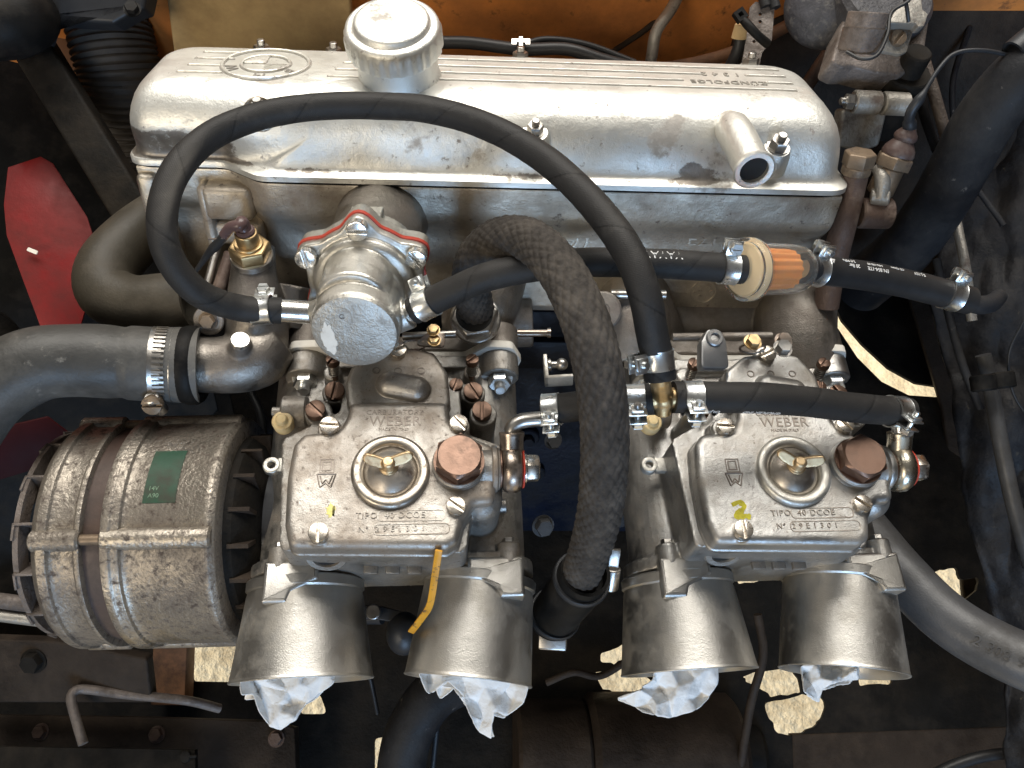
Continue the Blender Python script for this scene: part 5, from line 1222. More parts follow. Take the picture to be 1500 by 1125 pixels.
# green sticker following the barrel
mb = MB(); a0, a1 = R(22), R(50); n_ = 14; up_sign = 1
cand = fa_.p(math.cos(R(30)), math.sin(R(30)), 0); sg = 1 if (cand - fa_.p(0, 0, 0)).y > 0 else -1
for k in range(n_ + 1):
    a = sg * (a0 + (a1 - a0) * k / n_)
    for x in (-20.4, -18.6):
        mb.v.append(fa_.p(6.885 * math.cos(a), 6.885 * math.sin(a), x))
for k in range(n_): mb.f.append((2*k, 2*k+1, 2*k+3, 2*k+2))
mb.build('sticker', M['green'], alt)
def cylfn(x0, ang0, size):
    return lambda v: fa_.p((6.893 + v.z) * math.cos(sg * (R(ang0) + v.y / 6.89)), (6.893 + v.z) * math.sin(sg * (R(ang0) + v.y / 6.89)), x0 + v.x)
e = MB(); e.text('14V', cylfn(-19.9, 29, 0), 0.36, 0.004); e.text('A90', cylfn(-19.85, 25.5, 0), 0.36, 0.004); e.build('sticker_print', M['label_ink'], alt)
# drive fan at the left: hub ring, vanes
mb = MB(); mb.ringlathe(fa_, [(5.2, -27.6), (5.6, -27.7), (6.2, -27.6), (6.2, -27.3), (5.2, -27.3)], 72); mb.build('fan_ring', M['dist'], alt)
for k in range(14):
    a = 2*math.pi*k/14 + 0.2; c, s = math.cos(a), math.sin(a); f = Fr(fa_.p(5.6*c, 5.6*s, -26.9), fa_.z, Vector(fa_.p(c, s, 0) - fa_.p(0, 0, 0)))
    mb = MB(); mb.box(f, -0.75, 0.75, -0.08, 0.08, -0.9, 0.7); mb.box(f, -0.75, -0.6, -0.9, 0.08, -0.9, 0.7); mb.build('fan_vane', M['dist'], alt, bevel=0.04)
# slip-ring end: recessed dark bowl, vanes, bearing hub
mb = MB(); mb.lathe(fa_, [(5.8, -16.4), (5.8, -15.8), (5.2, -15.1), (3.6, -14.4), (2.2, -13.6), (2.2, -13.0), (0.001, -13.0)], 64); mb.build('end_bell', M['dark'], alt)
for k in range(18):
    a = 2*math.pi*k/18; c, s = math.cos(a), math.sin(a); f = Fr(fa_.p(5.3*c, 5.3*s, -15.4), fa_.z, Vector(fa_.p(c, s, 0) - fa_.p(0, 0, 0)))
    mb = MB(); mb.box(f, -0.6, 0.6, -0.12, 0.12, -0.8, 0.6); mb.build('cooling_rib', M['darkbrown'], alt)
mb = MB(); mb.ringlathe(fa_, [(3.5, -14.3), (4.4, -14.5), (4.5, -13.8), (3.6, -13.6)], 48); mb.build('brush_ring', M['greyblack'], alt)
for (px, py, d, m_) in ((345, 693, 47.5, 'rusty'), (345, 852, 47, 'darkbrown'), (340, 920, 47.5, 'greyblack')):
    f = axis_frame(P(px, py, d), (1, 0, 0.1)); mb = MB(); mb.cyl(f, 0.55, -1.5, 0.2, 20, 0.06); mb.ngon(f, 0.42, 6, 0.2, 0.6); mb.build('terminal_bolt', M[m_], alt)
mb = MB(); plate_px(mb, [(336, 700), (352, 690), (346, 730), (334, 742), (326, 735)], P(340, 715, 47.8), Vector((0.2, 0.1, 1)), 0.4, 0.05); mb.build('terminal_strap', M['rusty'], alt)
# ------------------------------------------------------------------ red cooling fan
fan = thing('cooling_fan', P(20, 430, 60), 'red fan with broad blade at the left edge, partly hidden by the coolant hose', 'fan')
def blade(pts, m_):
    mb = MB(); n_ = len(pts)
    fr_ = [P(x, y, d) for x, y, d in pts]; nn = (fr_[1] - fr_[0]).cross(fr_[2] - fr_[0]).normalized()
    mb.rings([[p - nn * 0.12 for p in fr_], [p + nn * 0.12 for p in fr_]]); mb.build('blade', m_, fan, bevel=0.06)
blade([(6, 300, 56), (12, 246, 56.6), (60, 230, 57.4), (78, 240, 57.6), (128, 318, 57.2), (147, 376, 56.8), (133, 430, 56.6), (118, 480, 56.4), (60, 480, 55.6), (30, 400, 55.4), (10, 345, 55.6)], M['red'])
blade([(-60, 640, 52), (70, 610, 53), (110, 640, 54), (40, 690, 54), (-60, 720, 53)], M['red_shaded'])
mb = MB(); mb.cyl(axis_frame(P(-40, 520, 58), (1, 0.1, 0.4)), 3.5, -2, 1.5, 32, 0.3); mb.build('hub', M['dark'], fan)
mb = MB(); f = Fr(P(48, 368, 55.3), (1, -0.4, 0), (0.2, 0, 1)); mb.prism(f, rpoly([(-0.4, -0.12), (0.4, -0.12), (0.35, 0.15), (-0.35, 0.15)], 0.1, 3), 0, 0.08); mb.build('balance_clip', M['white_spacer'], fan)

M['duct'] = mat('brown_black_duct', (0.042, 0.036, 0.031), 0, 0.55, 0.2, 30, 0.3, 600, 0.0004, spec=0.3, dirt=((0.08, 0.07, 0.06), 0.2, 25, 0.8, 0.15))
# ------------------------------------------------------------------ ribbed duct and black elbow, top left
path = resample(spline([P(150, -60, 60), P(160, 40, 60), P(178, 120, 61), P(188, 190, 63), P(205, 260, 66), P(225, 320, 70)], 12), 0.12)
mb = MB(); mb.tube(path, 3.0, 56, disp=lambda L_, a: 0.11 * math.sin(L_ * 2*math.pi / 0.42))
mb.build('ribbed_duct', M['duct'], label='black ribbed air duct behind the left end of the valve cover', cat='duct', angle=70)
path = resample(spline([P(-90, 40, 52), P(-40, 36, 52), P(20, 30, 52.5), P(45, 20, 54)], 10), 0.3)
mb = MB(); mb.tube(path, [2.3, 2.3, 2.35, 2.0], 40, hollow=0.9); mb.build('intake_pipe', M['black'], label='black plastic pipe mouth in the top left corner', cat='pipe')
mb = MB(); plate_px(mb, [(58, -60), (225, -60), (210, 12), (196, 16), (165, 34), (70, 28), (60, 60), (40, 62)], P(130, 5, 54), Vector((0, -0.1, 1)), 1.6, 0.3, 0.3)
mb.build('duct_bracket', M['greyblack'], label='dark grey bracket above the ribbed duct in the top left', cat='bracket')
inst('bracket_screw', 'hexbolt', mk_hexbolt, axis_frame(P(194, 14, 52), (0.2, 0.2, 1)), M['black'], None, 0.9, label='black hex screw on the bracket above the ribbed duct', cat='screw')
mb = MB(); plate_px(mb, [(62, 45), (108, 30), (112, 110), (148, 190), (140, 195), (98, 130)], P(100, 90, 62), Vector((0.2, -0.1, 1)), 0.5, 0.1)
mb.build('support_strut', M['rusty'], label='brown support strut between black pipe mouth and ribbed duct', cat='strut')

# ------------------------------------------------------------------ wiring along the far side
hp = spline([P(640, 62, 55), P(690, 63, 55), P(762, 72, 54.5), P(830, 72, 54.5), P(885, 88, 55), P(960, 108, 56)], 10)
mb = MB(); mb.tube(resample(hp, 0.3), 0.42, 16); mb.build('wiring_loom', M['rubber_plain'], label='black wiring loom running along the far side of the valve cover', cat='cable')
mb = MB(); mb.tube(resample(spline([P(762, 68, 55), P(800, 58, 55), P(860, 66, 55.5), P(930, 92, 56)], 10), 0.3), 0.25, 12); mb.build('thin_cable', M['rubber_plain'], label='thinner black cable arching above the loom by the orange panel', cat='cable')
clp = thing('loom_clip', P(763, 80, 54), 'small metal clip and nut holding the black loom beside the filler cap', 'clip')
f = axis_frame(P(763, 72, 54.0), (1, -0.05, 0)); mb = MB(); mb.ringlathe(f, [(0.46, -0.3), (0.55, -0.3), (0.55, 0.3), (0.46, 0.3)], 24); mb.build('band', M['dark'], clp)
mb = MB(); fc = Fr(P(763, 62, 53.6), (1, 0, 0), (0, 0.3, 1)); mb.box(fc, -0.62, -0.1, -0.2, 0.25, -0.05, 0.06); mb.box(fc, 0.1, 0.62, -0.2, 0.25, -0.05, 0.06); mb.box(fc, -0.12, 0.12, -0.5, 0.3, 0.0, 0.2); mb.build('wings', M['steel'], clp)
inst('clip_nut', 'nut', mk_nut, Fr(P(762, 89, 51.4), FH.x, FH.z), M['steel'], clp, 0.9)

# bracket with cable tie, right of the orange panel
bk = thing('cable_bracket', P(1105, 70, 54), 'perforated dusty metal bracket with black cable tie above the valve cover', 'bracket')
fk = axis_frame(P(1115, 50, 53.5), (-0.1, 0.1, 1)); 
ol = [fk.px(a, b) for a, b in ((1098, 12), (1106, 4), (1128, 6), (1134, 14), (1130, 60), (1116, 78), (1112, 96), (1086, 96), (1092, 60))]
hl = [[(fk.px(x, y).x + 0.12*math.cos(k*0.8), fk.px(x, y).y + 0.12*math.sin(k*0.8)) for k in range(8)] for x, y in ((1113, 22), (1113, 33), (1104, 62))]
holed('plate', fk, [tuple(q[:2]) for q in ol], hl, 0.25, M['dist'], parent=bk)
mb = MB(); mb.tube(resample(spline([P(1082, 22, 52.6), P(1095, 36, 52.0), P(1110, 52, 52.0), P(1124, 64, 52.6)], 8), 0.2), [0.22, 0.30, 0.28, 0.3], 12); mb.build('cable_tie', M['black'], bk)
fk2 = Fr(P(1084, 23, 52.2), (1, 0.7, 0), (0, 0, 1)); mb = MB(); mb.box(fk2, -0.36, 0.36, -0.36, -0.14, -0.2, 0.25); mb.box(fk2, -0.36, 0.36, 0.14, 0.36, -0.2, 0.25); mb.box(fk2, -0.36, -0.16, -0.14, 0.14, -0.2, 0.25); mb.box(fk2, 0.16, 0.36, -0.14, 0.14, -0.2, 0.25); mb.build('tie_head', M['black'], bk)
mb = MB(); mb.tube([P(1086, 36, 53), P(1082, 56, 53.5)], [0.42, 0.5], 14); mb.build('wire_sleeve', M['tan'], bk)
mb = MB(); mb.tube(spline([P(1085, 50, 53.4), P(1080, 75, 54), P(1068, 100, 55)], 8), 0.4, 14); mb.build('black_wire', M['rubber_plain'], bk)
for i, (a, b) in enumerate((((1108, -40), (1122, 10)), ((1122, -40), (1136, 12)))):
    mb = MB(); mb.tube([P(*a, 53.4), P(*b, 53.4)], 0.36, 12); mb.build('loom_branch', M['rubber_plain'], bk)
# dark sheet behind the right rear of the cover
mb = MB(); plate_px(mb, [(1058, 130), (1075, 60), (1180, 5), (1250, -80), (1640, -80), (1640, 405), (1190, 405), (1130, 300), (1100, 150)], P(1150, 60, 60.5), NEAR * 0.8 + UP * 0.6, 0.6, 0.15)
mb.build('rear_shelf', M['darkbrown'], label='dark brown metal sheet behind the distributor', cat='panel')
mb = MB(); mb.tube(spline([P(950, 104, 57.5), P(1020, 92, 57.5), P(1090, 70, 57), P(1190, 18, 57)], 8), 0.45, 12); mb.build('dark_rail', M['rusty'], label='rusty rail sloping up towards the distributor', cat='rail')
mb = MB(); mb.tube([P(1226, 60, 55), P(1180, 128, 55.5)], 0.5, 14); mb.build('vacuum_pipe', M['brownpipe'], label='short brown pipe between valve cover and distributor', cat='pipe')

# ------------------------------------------------------------------ distributor
ds = thing('distributor', P(1290, 150, 52), 'oxidised distributor with condenser and clamp in the top right', 'distributor')
fdx = axis_frame(P(1292, 60, 50), (0.12, 0.25, 1))
mb = MB(); pl = [fdx.px(a, b) for a, b in ((1222, 84), (1238, 30), (1262, -40), (1380, -60), (1362, 60), (1350, 92), (1325, 104), (1290, 101), (1255, 92), (1238, 92))]
mb.prism(fdx, rpoly(ccw([tuple(q[:2]) for q in pl]), 0.3, 4), -2.2, -0.4, 0.2, 3); mb.build('housing', M['dist'], ds)
mb = MB(); f = axis_frame(P(1213, 5, 52), (-0.35, -0.1, 1)); mb.lathe(f, [(2.75, -0.6), (2.75, 0.0), (2.4, 0.55), (1.5, 0.95), (0.001, 1.1)], 56); mb.build('vacuum_capsule', M['greydome'], ds)
mb = MB(); f = axis_frame(P(1300, -8, 50.5), (0.1, 0.3, 1)); mb.lathe(f, [(3.1, -1.5), (3.1, -0.1), (2.8, 0.25), (0.001, 0.4)], 56); mb.build('cap_base', M['greydome'], ds)
c0, c1 = P(1258, 78, 48.0), P(1272, 18, 47.0); fc = axis_frame(c0, c1 - c0); LC = (c1 - c0).length
mb = MB(); mb.lathe(fc, [(1.1, 0), (1.18, 0.1), (1.14, LC - 0.1), (1.1, LC), (0.95, LC + 0.02), (0.001, LC + 0.03)], 40); mb.build('condenser', M['dist'], ds)
mb = MB(); mb.ringlathe(fc, [(1.19, 0.15), (1.27, 0.15), (1.24, LC * 0.62), (1.17, LC * 0.62)], 40); mb.build('condenser_strap', M['dist'], ds)
fp2 = axis_frame(P(1310, 60, 48.6), (0.1, 0.15, 1))
mb = MB(); pl = [fp2.px(a, b) for a, b in ((1288, 74), (1302, 42), (1340, 40), (1328, 76), (1318, 80))]; mb.prism(fp2, rpoly(ccw([tuple(q[:2]) for q in pl]), 0.15, 3), -0.25, 0.0, 0.05, 2); mb.build('strap_foot', M['distlight'], ds)
fsx = fp2.px(1313, 58); inst('strap_screw', 'slot', mk_slot, Fr(fp2.p(fsx.x, fsx.y, 0.0), (0.6, 0.8, 0), fp2.z), M['brownhex'], ds, 0.95)
mb = MB(); fq = axis_frame(P(1325, 25, 47.8), (0.1, 0.2, 1)); pl = [fq.px(a, b) for a, b in ((1302, 34), (1310, 18), (1328, 0), (1350, -4), (1352, 14), (1360, 20), (1354, 38), (1346, 40), (1342, 34))]; mb.prism(fq, rpoly(ccw([tuple(q[:2]) for q in pl]), 0.12, 3), -0.6, 0, 0.08, 2); mb.build('terminal_block', M['distlight'], ds)
mb = MB(); mb.tube(spline([P(1350, -30, 46.6), P(1332, 0, 46.6), P(1306, 18, 46.8), P(1300, 50, 46.6), P(1285, 80, 46.6), P(1262, 86, 46.8), P(1240, 76, 47.2)], 8), 0.11, 8); mb.tube(spline([P(1322, -20, 46.6), P(1328, 10, 46.8), P(1331, 32, 47.2)], 6), 0.12, 8); mb.build('lead_wire', M['rubber_plain'], ds)
mb = MB(); f = axis_frame(P(1300, 160, 53.5), (0.03, 0.5, 0.87)); mb.cyl(f, 1.5, -1.5, 3.0, 32, 0.1); mb.cyl(f, 0.85, 2.5, 4.5, 24, 0.1); mb.build('shaft_housing', M['dark'], ds)
f = axis_frame(P(1250, 149, 50.5), (1, -0.03, -0.05)); mb = MB(); mb.cyl(f, 0.72, 0.0, 1.65, 32, 0.06); mb.build('clamp_barrel', M['distlight'], ds); mb = MB(); mb.cyl(f, 0.72, 1.85, 3.5, 32, 0.08); mb.build('clamp_barrel', M['distlight'], ds)
mb = MB(); mb.cyl(f, 0.35, -0.6, 4.0, 16, 0.05); mb.build('clamp_bolt', M['steel'], ds); inst('clamp_nut', 'nut', mk_nut, Fr(f.p(0, 0, 0.05), f.x, -f.z), M['steel'], ds, 0.9)
mb = MB(); plate_px(mb, [(1228, 215), (1235, 160), (1250, 160), (1300, 165), (1288, 214), (1262, 222)], P(1260, 190, 52), Vector((0.05, -0.4, 1)), 1.2, 0.2, 0.3); mb.build('drive_flange', M['distlight'], ds)

# oil feed bolt and pipe
of = thing('oil_pipe', P(1215, 400, 52), 'brown oil pipe with large hexagonal bolt at the right end of the head', 'pipe')
fo_ = axis_frame(P(1256, 242, 48.5), (0.0, 0.8, 0.6)); mb = MB(); mb.cyl(fo_, 0.86, -0.55, 0.0, 28, 0.05); mb.ngon(fo_, 0.95, 6, 0.0, 0.85, R(30), 0.08); mb.build('hex_bolt', M['brownhex'], of, bevel=0.03)
mb = MB(); mb.tube(resample(spline([P(1256, 250, 48.8), P(1247, 285, 49.3), P(1233, 340, 50.2), P(1218, 400, 51.2), P(1210, 450, 52)], 10), 0.3), [0.72, 0.78, 0.8, 0.8], 24); mb.build('pipe', M['brownpipe'], of)
mb = MB(); f = axis_frame(P(1258, 312, 50.3), (1, -0.02, 0)); mb.cyl(f, 0.95, 0, 2.0, 28, 0.1); mb.build('side_boss', M['brownpipe'], of)
mb = MB(); mb.tube(spline([P(1287, 245, 49.2), P(1293, 262, 48.9), P(1290, 290, 49.2)], 8), [0.42, 0.5, 0.42], 16); mb.cyl(axis_frame(P(1290, 288, 49.4), (0.9, -0.1, 0.3)), 0.55, -0.6, 0.5, 20, 0.08); mb.build('bracket_arm', M['distlight'], of)
# oil pressure switch with boot and lead
AXb = Vector((0.22, 0.85, 0.5)); fo2 = axis_frame(P(1309, 238, 48.8), AXb)
op = thing('oil_pressure_switch', fo2.o, 'oil pressure switch under a brown rubber boot with thin grey lead', 'switch')
mb = MB(); mb.ngon(fo2, 1.12, 6, -0.3, 0.45, R(10), 0.1); mb.cyl(fo2, 0.8, -2.0, -0.3, 24, 0.1); mb.build('hex_base', M['brownhex'], op, bevel=0.04)
mb = MB(); mb.lathe(fo2, [(0.95, 0.45), (0.98, 0.6), (0.9, 0.9), (0.66, 1.25), (0.58, 1.35), (0.66, 1.45), (0.7, 1.6), (0.62, 1.8), (0.42, 2.05), (0.40, 2.15)], 36); mb.build('rubber_boot', M['boot'], op, angle=60)
tip = fo2.p(0, 0, 2.1)
mb = MB(); mb.tube(resample(spline([tip, P(1334, 165, 46.8), P(1352, 138, 46.2), P(1376, 100, 46), P(1400, 78, 46), P(1440, 74, 46), P(1492, 84, 46.5)], 10), 0.15), lambda t_: 0.40 if t_ < 0.06 else (0.30 if t_ < 0.22 else (0.30 - (t_ - 0.22) * 2.8 if t_ < 0.28 else 0.125)), 14); mb.build('lead', M['greyblack'], op)
mb = MB(); mb.tube([P(1484, 78, 46), P(1530, 40, 46)], 0.75, 24, hollow=0.8); mb.build('lead_tube', M['greyblack'], label='grey tube end swallowing the thin lead at the right edge', cat='tube')

# ------------------------------------------------------------------ right side hoses and pipes
path = resample(spline([P(1680, -20, 45), P(1560, 60, 46), P(1490, 118, 47), P(1440, 180, 49), P(1405, 245, 52), P(1370, 305, 56), P(1325, 365, 60), P(1260, 420, 66)], 12), 0.35)
mb = MB(); mb.tube(path, [1.75, 1.75, 1.85, 2.0, 2.2], 44); mb.build('heater_hose', M['blackhose'], label='thick dusty black heater hose sloping down from the right edge', cat='hose', angle=60)
for i, (pts, r, m_, lab) in enumerate((
    ([P(1355, 92, 56), P(1372, 150, 56), P(1388, 210, 57), P(1405, 300, 60)], 0.40, 'dist', 'thin oxidised pipe behind the boot at the upper right'),
    ([P(1345, 95, 58), P(1352, 160, 58), P(1372, 220, 60)], 0.35, 'blackhose', 'second thin black pipe beside the distributor'),
    ([P(1392, 270, 58), P(1402, 330, 57), P(1414, 390, 56), P(1424, 470, 56)], 0.34, 'distlight', 'pale scuffed pipe running down the right side wall'),
    ([P(1440, 520, 56), P(1450, 560, 56), P(1466, 650, 55), P(1485, 740, 55), P(1510, 830, 55)], 0.52, 'greyhose', 'grey steel pipe along the lower right edge'))):
    mb = MB(); mb.tube(resample(spline(pts, 8), 0.4), r, 16); mb.build('pipe_run', M[m_], label=lab, cat='pipe')
mb = MB(); mb.tube(resample(spline([P(1405, 437, 46.8), P(1430, 446, 47), P(1450, 445, 47.4), P(1464, 434, 48.4)], 8), 0.25), [0.55, 0.56, 0.54, 0.45], 20); mb.build('fuel_pipe_elbow', M['blackhose'], label='dark fuel pipe elbow at the end of the printed hose', cat='pipe')
uni = thing('pipe_union', P(1445, 560, 55), 'black pipe union with two collars on the right side wall', 'union')
for (px, py) in ((1440, 560), (1468, 556)):
    mb = MB(); f = axis_frame(P(px, py, 54), (0.1, -1, 0.1)); mb.cyl(f, 0.8, -0.5, 0.6, 24, 0.1); mb.build('collar', M['black'], uni)
# lower right big grey hose
path = resample(spline([P(1262, 770, 54), P(1318, 838, 51.5), P(1380, 900, 49.5), P(1450, 945, 47.8), P(1545, 985, 46), P(1700, 1030, 45)], 12), 0.3)
mb = MB(); mb.tube(path, [1.6, 1.62, 1.66, 1.7], 44); bh = mb.build('breather_hose', M['greyhose'], label='thick grey-blue hose with moulded number at the lower right', cat='hose', angle=60)
wrap_text('moulded_number', '2 308 952', path, 1.66, 11.2, R(12), 0.95, M['greyhose'], bh, flip=False, ex=0.03)
e = MB()

# ------------------------------------------------------------------ foreground low parts
mb = MB(); mb.tube(resample(spline([P(322, 1038, 64.5), P(272, 1026, 63), P(190, 1018, 62.5), P(128, 1010, 62), P(110, 1012, 61.6), P(104, 1024, 61.2), P(112, 1056, 60.6), P(122, 1090, 60)], 12), 0.2), 0.36, 18)
mb.build('bent_rod', M['dist'], label='bare steel rod bent into a hook above the lower left plate', cat='rod')
mb = MB(); plate_px(mb, [(-80, 1046), (200, 1050), (395, 1056), (432, 1066), (436, 1200), (-80, 1200)], P(200, 1080, 66), UP, 1.2, 0.15); mb.build('crossmember', M['darkbrown'], label='dark brown crossmember plate along the bottom left', cat='crossmember')
mb = MB(); f = plate_px(mb, [(-80, 1092), (286, 1098), (288, 1210), (-80, 1210)], P(150, 1110, 63), UP, 0.5, 0.1); mb.build('mounting_plate', M['dark'], label='dark grey plate on the crossmember in the bottom left corner', cat='plate')
q = f.px(272, 1108); mb = MB(); mb.lathe(f.at(q.x, q.y, 0.0), [(0.45, 0), (0.4, 0.2), (0.001, 0.25)], 16); mb.tube([f.p(q.x, q.y, 0.1), f.p(q.x + 0.9, q.y + 0.05, 0.1)], 0.12, 8); mb.build('plate_clip', M['black'], label='small black clip on the bottom left plate', cat='clip')
mb = MB(); f = plate_px(mb, [(-60, 935), (80, 940), (215, 965), (222, 1030), (-60, 1030)], P(60, 960, 62), UP + NEAR * 0.5, 1.0, 0.2, 0.4); mb.build('mount_bracket', M['darkbrown'], label='brown bracket with bolt below the alternator', cat='bracket')
q = f.px(50, 968); inst('bracket_bolt', 'hexbolt', mk_hexbolt, f.at(q.x, q.y, 0), M['dark'], None, 1.6, label='dark bolt head in the brown bracket below the alternator', cat='bolt')
for i, (py, r, m_) in enumerate(((880, 0.55, 'dist'), (902, 0.42, 'distlight'))):
    mb = MB(); mb.tube([P(-60, py - 8, 56), P(62, py + 8, 57)], r, 12); mb.build('steel_rail', M[m_], label=('upper' if i == 0 else 'lower') + ' of two thin rails left of the alternator foot', cat='rail')
mb = MB(); f = axis_frame(P(255, 960, 70), (0, -1, 0.1)); mb.box(f, -1.5, 1.5, -1.0, 1.0, -3, 4); mb.build('mount_post', M['rusty'], bevel=0.2, label='brown post standing below the alternator', cat='post')
mb = MB(); mb.tube(resample(spline([P(585, 1180, 62), P(590, 1110, 62), P(606, 1060, 62), P(640, 1015, 62.5), P(700, 985, 64)], 10), 0.35), 1.9, 32); mb.build('lower_hose', M['blackhose'], label='black hose curving up from the bottom edge below the second horn', cat='hose')
st = thing('starter_motor', P(930, 1100, 68), 'dark grimy starter motor barrel at the bottom centre', 'starter motor')
f = axis_frame(P(752, 1112, 69), (1, -0.03, -0.1)); mb = MB(); mb.cyl(f, 4.9, 0, 6.2, 56, 0.3); mb.build('solenoid_end', M['darkbrown'], st)
mb = MB(); mb.cyl(f, 5.4, 6.25, 19.5, 64, 0.5); mb.build('barrel', M['darkbrown'], st)
mb = MB(); mb.cyl(f, 3.0, 19, 22, 40, 0.5); mb.build('nose', M['dark'], st)
sf = thing('steering_shaft', P(590, 930, 62), 'dark round joint with rusty tip between the first two horns', 'joint')
mb = MB(); mb.ball(P(592, 928, 60), 1.35, 24, 1, 1.2, 1); mb.tube([P(560, 905, 62), P(470, 905, 64)], 0.5, 14); mb.build('knuckle', M['greyblack'], sf)
mb = MB(); f = axis_frame(P(790, 930, 52), (1, -0.03, 0.1)); mb.prism(f, rpoly([(-0.75, -0.75), (0.75, -0.75), (0.75, 0.75), (-0.75, 0.75)], 0.15, 3), 0, 1.8); mb.build('square_fitting', M['steel'], bevel=0.15, label='square steel fitting below the braided hose socket', cat='fitting')
mb = MB(); f = axis_frame(P(893, 862, 47), (0.1, 1, 0.3)); mb.cyl(f, 0.5, 0, 1.4, 20, 0.06); mb.box(f, -0.3, 0.3, -0.15, 0.15, 1.2, 2.6); mb.build('clamp_screw', M['steel'], bevel=0.03, label='steel clamp screw right of the braided hose socket', cat='screw')
mb = MB(); mb.tube(spline([P(520, 930, 66), P(540, 985, 66), P(553, 1045, 67)], 8), 0.2, 10); mb.build('control_cable', M['greyblack'], label='thin grey cable hanging between the first two horns', cat='cable')
mb = MB(); mb.tube(spline([P(640, 1065, 66), P(634, 1125, 66)], 4), 0.25, 10); mb.build('thin_pipe', M['greyblack'], label='thin dark pipe right of the bottom black hose', cat='pipe')
mb = MB(); mb.tube(resample(spline([P(1340, 1150, 66), P(1400, 1120, 66), P(1460, 1105, 66), P(1560, 1100, 66)], 8), 0.3), 0.45, 14); mb.build('lower_cable', M['rubber_plain'], label='black cable in the bottom right corner', cat='cable')
mb = MB(); plate_px(mb, [(1160, 1075), (1240, 1072), (1600, 1060), (1600, 1220), (1165, 1220)], P(1300, 1090, 70), UP, 1.0, 0.2); mb.build('lower_rail', M['darkbrown'], label='dark chassis rail along the bottom right', cat='rail')

# dipstick, orange painted
dp = resample(spline([P(643, 806, 40.2), P(637, 845, 41.0), P(630, 885, 42.0), P(618, 905, 42.8), P(602, 926, 44.0)], 10), 0.2)
f0 = frames_along(dp); mb = MB(); rg = []
for p, (t_, n_, b_) in zip(dp, f0): rg.append([p + b_ * 0.19 + n_ * 0.07, p + b_ * 0.19 - n_ * 0.07, p - b_ * 0.19 - n_ * 0.07, p - b_ * 0.19 + n_ * 0.07])
mb.rings(rg); mb.build('wire_tab', M['dipyellow'], bevel=0.04, label='chipped orange painted metal strip hanging beside the second horn', cat='strip')

# ------------------------------------------------------------------ paper stuffed in the horns
def paper(outline, d, seed, label):
    rnd = random.Random(seed)
    t = thing('paper_towel', P(outline[0][0], outline[0][1], d), label, 'paper towel', 'paper towels stuffed in the air horns')
    for layer in range(2):
        sc_ = 1.0 if layer == 0 else 0.86
        cx = sum(p[0] for p in outline) / len(outline); cy = sum(p[1] for p in outline) / len(outline)
        pts = [Vector((cx + (x - cx) * sc_ + (rnd.uniform(-7, 7) if layer else 0), cy + (y - cy) * sc_ + (6 if layer else 0))) for x, y in outline]
        ne = len(pts); edges = [(i, (i+1) % ne) for i in range(ne)]
        inner = []
        xs = [p.x for p in pts]; ys = [p.y for p in pts]
        for _ in range(60): inner.append(Vector((rnd.uniform(min(xs), max(xs)), rnd.uniform(min(ys), max(ys)))))
        r_ = geometry.delaunay_2d_cdt(pts + inner, edges, [], 1, 0.01)
        vs, fs = r_[0], r_[2]
        mb = MB(); zz = []
        seeds = [(Vector((rnd.uniform(min(xs), max(xs)), rnd.uniform(min(ys), max(ys)))), Vector((rnd.uniform(-1, 1), rnd.uniform(-1, 1))).normalized(), rnd.uniform(0.4, 0.9)) for _ in range(5)]
        for v in vs:
            h = 0
            for c_, dr, am in seeds: h += am * abs(((v - c_).dot(dr) / 42.0 + 0.5) % 1.0 - 0.5) * 2.2
            h += rnd.uniform(-0.13, 0.13)
            zz.append(d + 1.4 * layer + 1.2 - h * 0.75)
        mb.add([P(v.x, v.y, z) for v, z in zip(vs, zz)], [tuple(f) for f in fs])
        o = mb.build('crumpled_sheet', M['paper'], t, angle=180)
        m = o.modifiers.new('ss', 'SUBSURF'); m.subdivision_type = 'SIMPLE'; m.levels = 3; m.render_levels = 3
        m = o.modifiers.new('sm', 'SMOOTH'); m.factor = 0.5; m.iterations = 5
        tx = bpy.data.textures.new('crumple', 'CLOUDS'); tx.noise_scale = 0.007; tx.noise_depth = 2
        m = o.modifiers.new('d', 'DISPLACE'); m.texture = tx; m.strength = 0.0018; m.mid_level = 0.5
        tx2 = bpy.data.textures.new('crease', 'CLOUDS'); tx2.noise_scale = 0.0028; tx2.noise_depth = 1
        m = o.modifiers.new('d2', 'DISPLACE'); m.texture = tx2; m.strength = 0.0007; m.mid_level = 0.5
        m = o.modifiers.new('so', 'SOLIDIFY'); m.thickness = 0.0006
paper([(350, 985), (420, 975), (492, 978), (490, 1002), (466, 1018), (450, 1030), (432, 1052), (412, 1070), (394, 1062), (378, 1042), (370, 1018), (352, 1020)], 44.5, 3, 'crumpled white paper towel hanging from the leftmost horn')
paper([(612, 985), (690, 975), (778, 980), (776, 1005), (768, 1030), (745, 1048), (726, 1042), (722, 1060), (721, 1083), (700, 1072), (688, 1048), (678, 1020), (655, 998), (628, 1018)], 44.5, 8, 'long ragged white paper towel hanging from the second horn')
paper([(955, 975), (1000, 965), (1052, 970), (1054, 1000), (1040, 1020), (1018, 1042), (985, 1052), (960, 1048), (930, 1036), (903, 1024), (940, 1008), (958, 996)], 47.0, 12, 'wide crumpled white paper towel hanging from the third horn')
paper([(1172, 975), (1215, 965), (1256, 970), (1257, 996), (1228, 998), (1206, 1008), (1196, 1026), (1178, 1014)], 47.8, 17, 'small white paper towel scrap hanging from the rightmost horn')

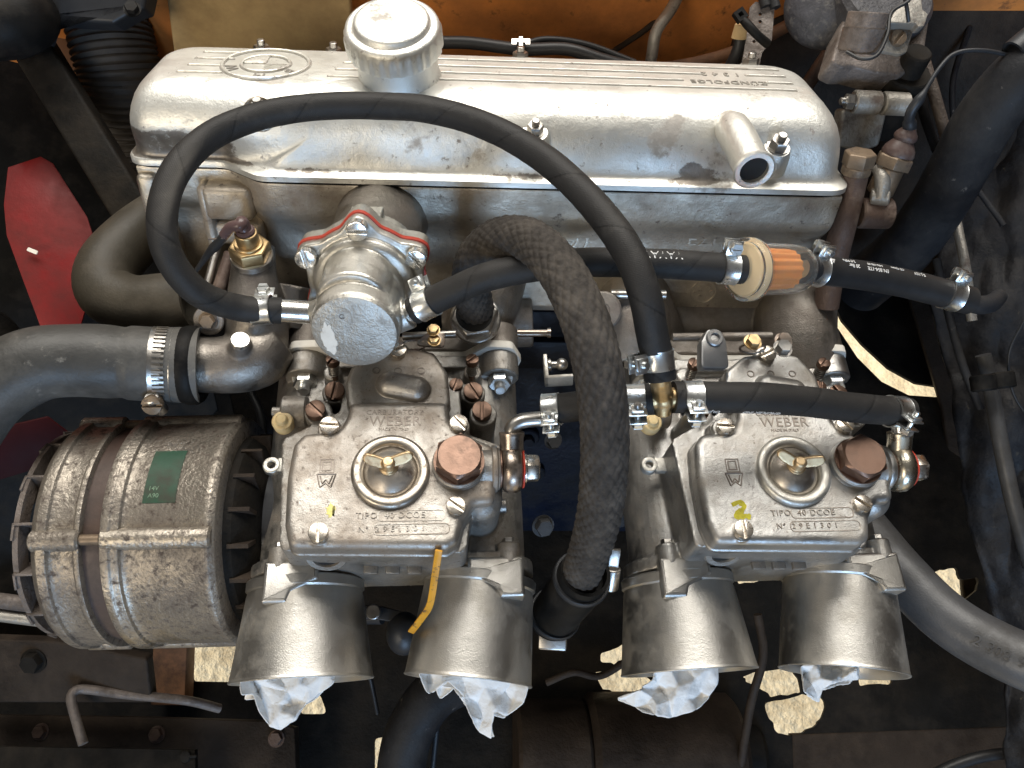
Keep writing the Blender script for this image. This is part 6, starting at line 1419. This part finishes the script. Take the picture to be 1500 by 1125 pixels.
# ------------------------------------------------------------------ small clutter in the shade
for i, (pts, r, m_, lab) in enumerate((
    ([P(1500, 470, 54), P(1478, 520, 54.5), P(1486, 580, 55), P(1530, 640, 55)], 0.10, 'greyblack', 'thin black wire near the right edge above the pipe union'),
    ([P(1372, 380, 58), P(1392, 470, 57), P(1412, 540, 56.5), P(1436, 600, 56)], 0.28, 'blackhose', 'black cable running down the dusty right side sheet'),
    ([P(1420, 40, 60), P(1395, 130, 60), P(1412, 240, 60), P(1470, 330, 59)], 0.22, 'blackhose', 'black cable behind the thick heater hose'),
    ([P(800, 1000, 66), P(840, 985, 66), P(880, 990, 67), P(930, 960, 68)], 0.3, 'darkbrown', 'grimy brown cable above the starter motor'),
    ([P(1110, 900, 64), P(1118, 960, 64), P(1100, 1030, 65), P(1085, 1120, 66)], 0.35, 'darkbrown', 'dark brake pipe between the third and fourth horns'),
    ([P(360, 560, 56), P(385, 620, 55), P(380, 700, 55), P(388, 800, 56)], 0.3, 'greyblack', 'dark cable between the alternator and the left carburettor'))):
    mb = MB(); mb.tube(resample(spline(pts, 8), 0.3), r, 12); mb.build('cable_run', M[m_], label=lab, cat='cable')
pul = thing('water_pump_pulley', P(372, 740, 54), 'dark pulley between the alternator and the left carburettor', 'pulley')
f = axis_frame(P(352, 735, 51), (1, 0.0, 0.12)); mb = MB(); mb.lathe(f, [(2.6, -0.4), (3.3, -0.3), (3.3, -0.1), (2.9, 0.2), (3.3, 0.5), (3.3, 0.7), (2.6, 0.8), (1.6, 0.6), (1.3, 1.0), (0.001, 1.0)], 48); mb.build('rim', M['greyblack'], pul)
for k in range(5):
    a = k * 2 * math.pi / 5; inst('pulley_bolt', 'hexbolt', mk_hexbolt, f.at(1.9 * math.cos(a), 1.9 * math.sin(a), 0.65), M['brownpipe'], pul, 0.8)
for i, (px, py, d, sc_, lab) in enumerate(((795, 770, 56, 1.3, 'dull bolt head on the dark blue block left of the braided hose'), (810, 645, 54, 1.0, 'small bolt head on the blue block under the short hose'), (905, 760, 58, 1.1, 'bolt head right of the braided hose near the third horn'))):
    inst('block_bolt', 'hexbolt', mk_hexbolt, axis_frame(P(px, py, d), (0.3, -0.2, 1)), M['greyhose'], None, sc_, label=lab, cat='bolt')
br = thing('coolant_bracket', P(560, 900, 60), 'grimy steel bracket arm behind the orange strip', 'bracket')
mb = MB(); plate_px(mb, [(455, 880), (560, 888), (605, 900), (604, 915), (556, 908), (455, 900)], P(530, 895, 60), UP, 0.5, 0.1); mb.build('arm', M['greyblack'], br)
mb = MB(); mb.cyl(axis_frame(P(548, 897, 59.8), UP), 0.55, 0, 0.5, 18, 0.06); mb.build('bush', M['steel'], br)

for i, (px, py, lab) in enumerate(((60, 1072, 'leftmost bolt on the bottom left crossmember'), (230, 1076, 'middle bolt on the bottom left crossmember'), (405, 1082, 'rightmost bolt on the bottom left crossmember'))):
    f = axis_frame(hit(px, py, P(200, 1080, 66), UP), UP); inst('crossmember_bolt', 'hexbolt', mk_hexbolt, f, M['brownpipe'], None, 1.1, label=lab, cat='bolt')
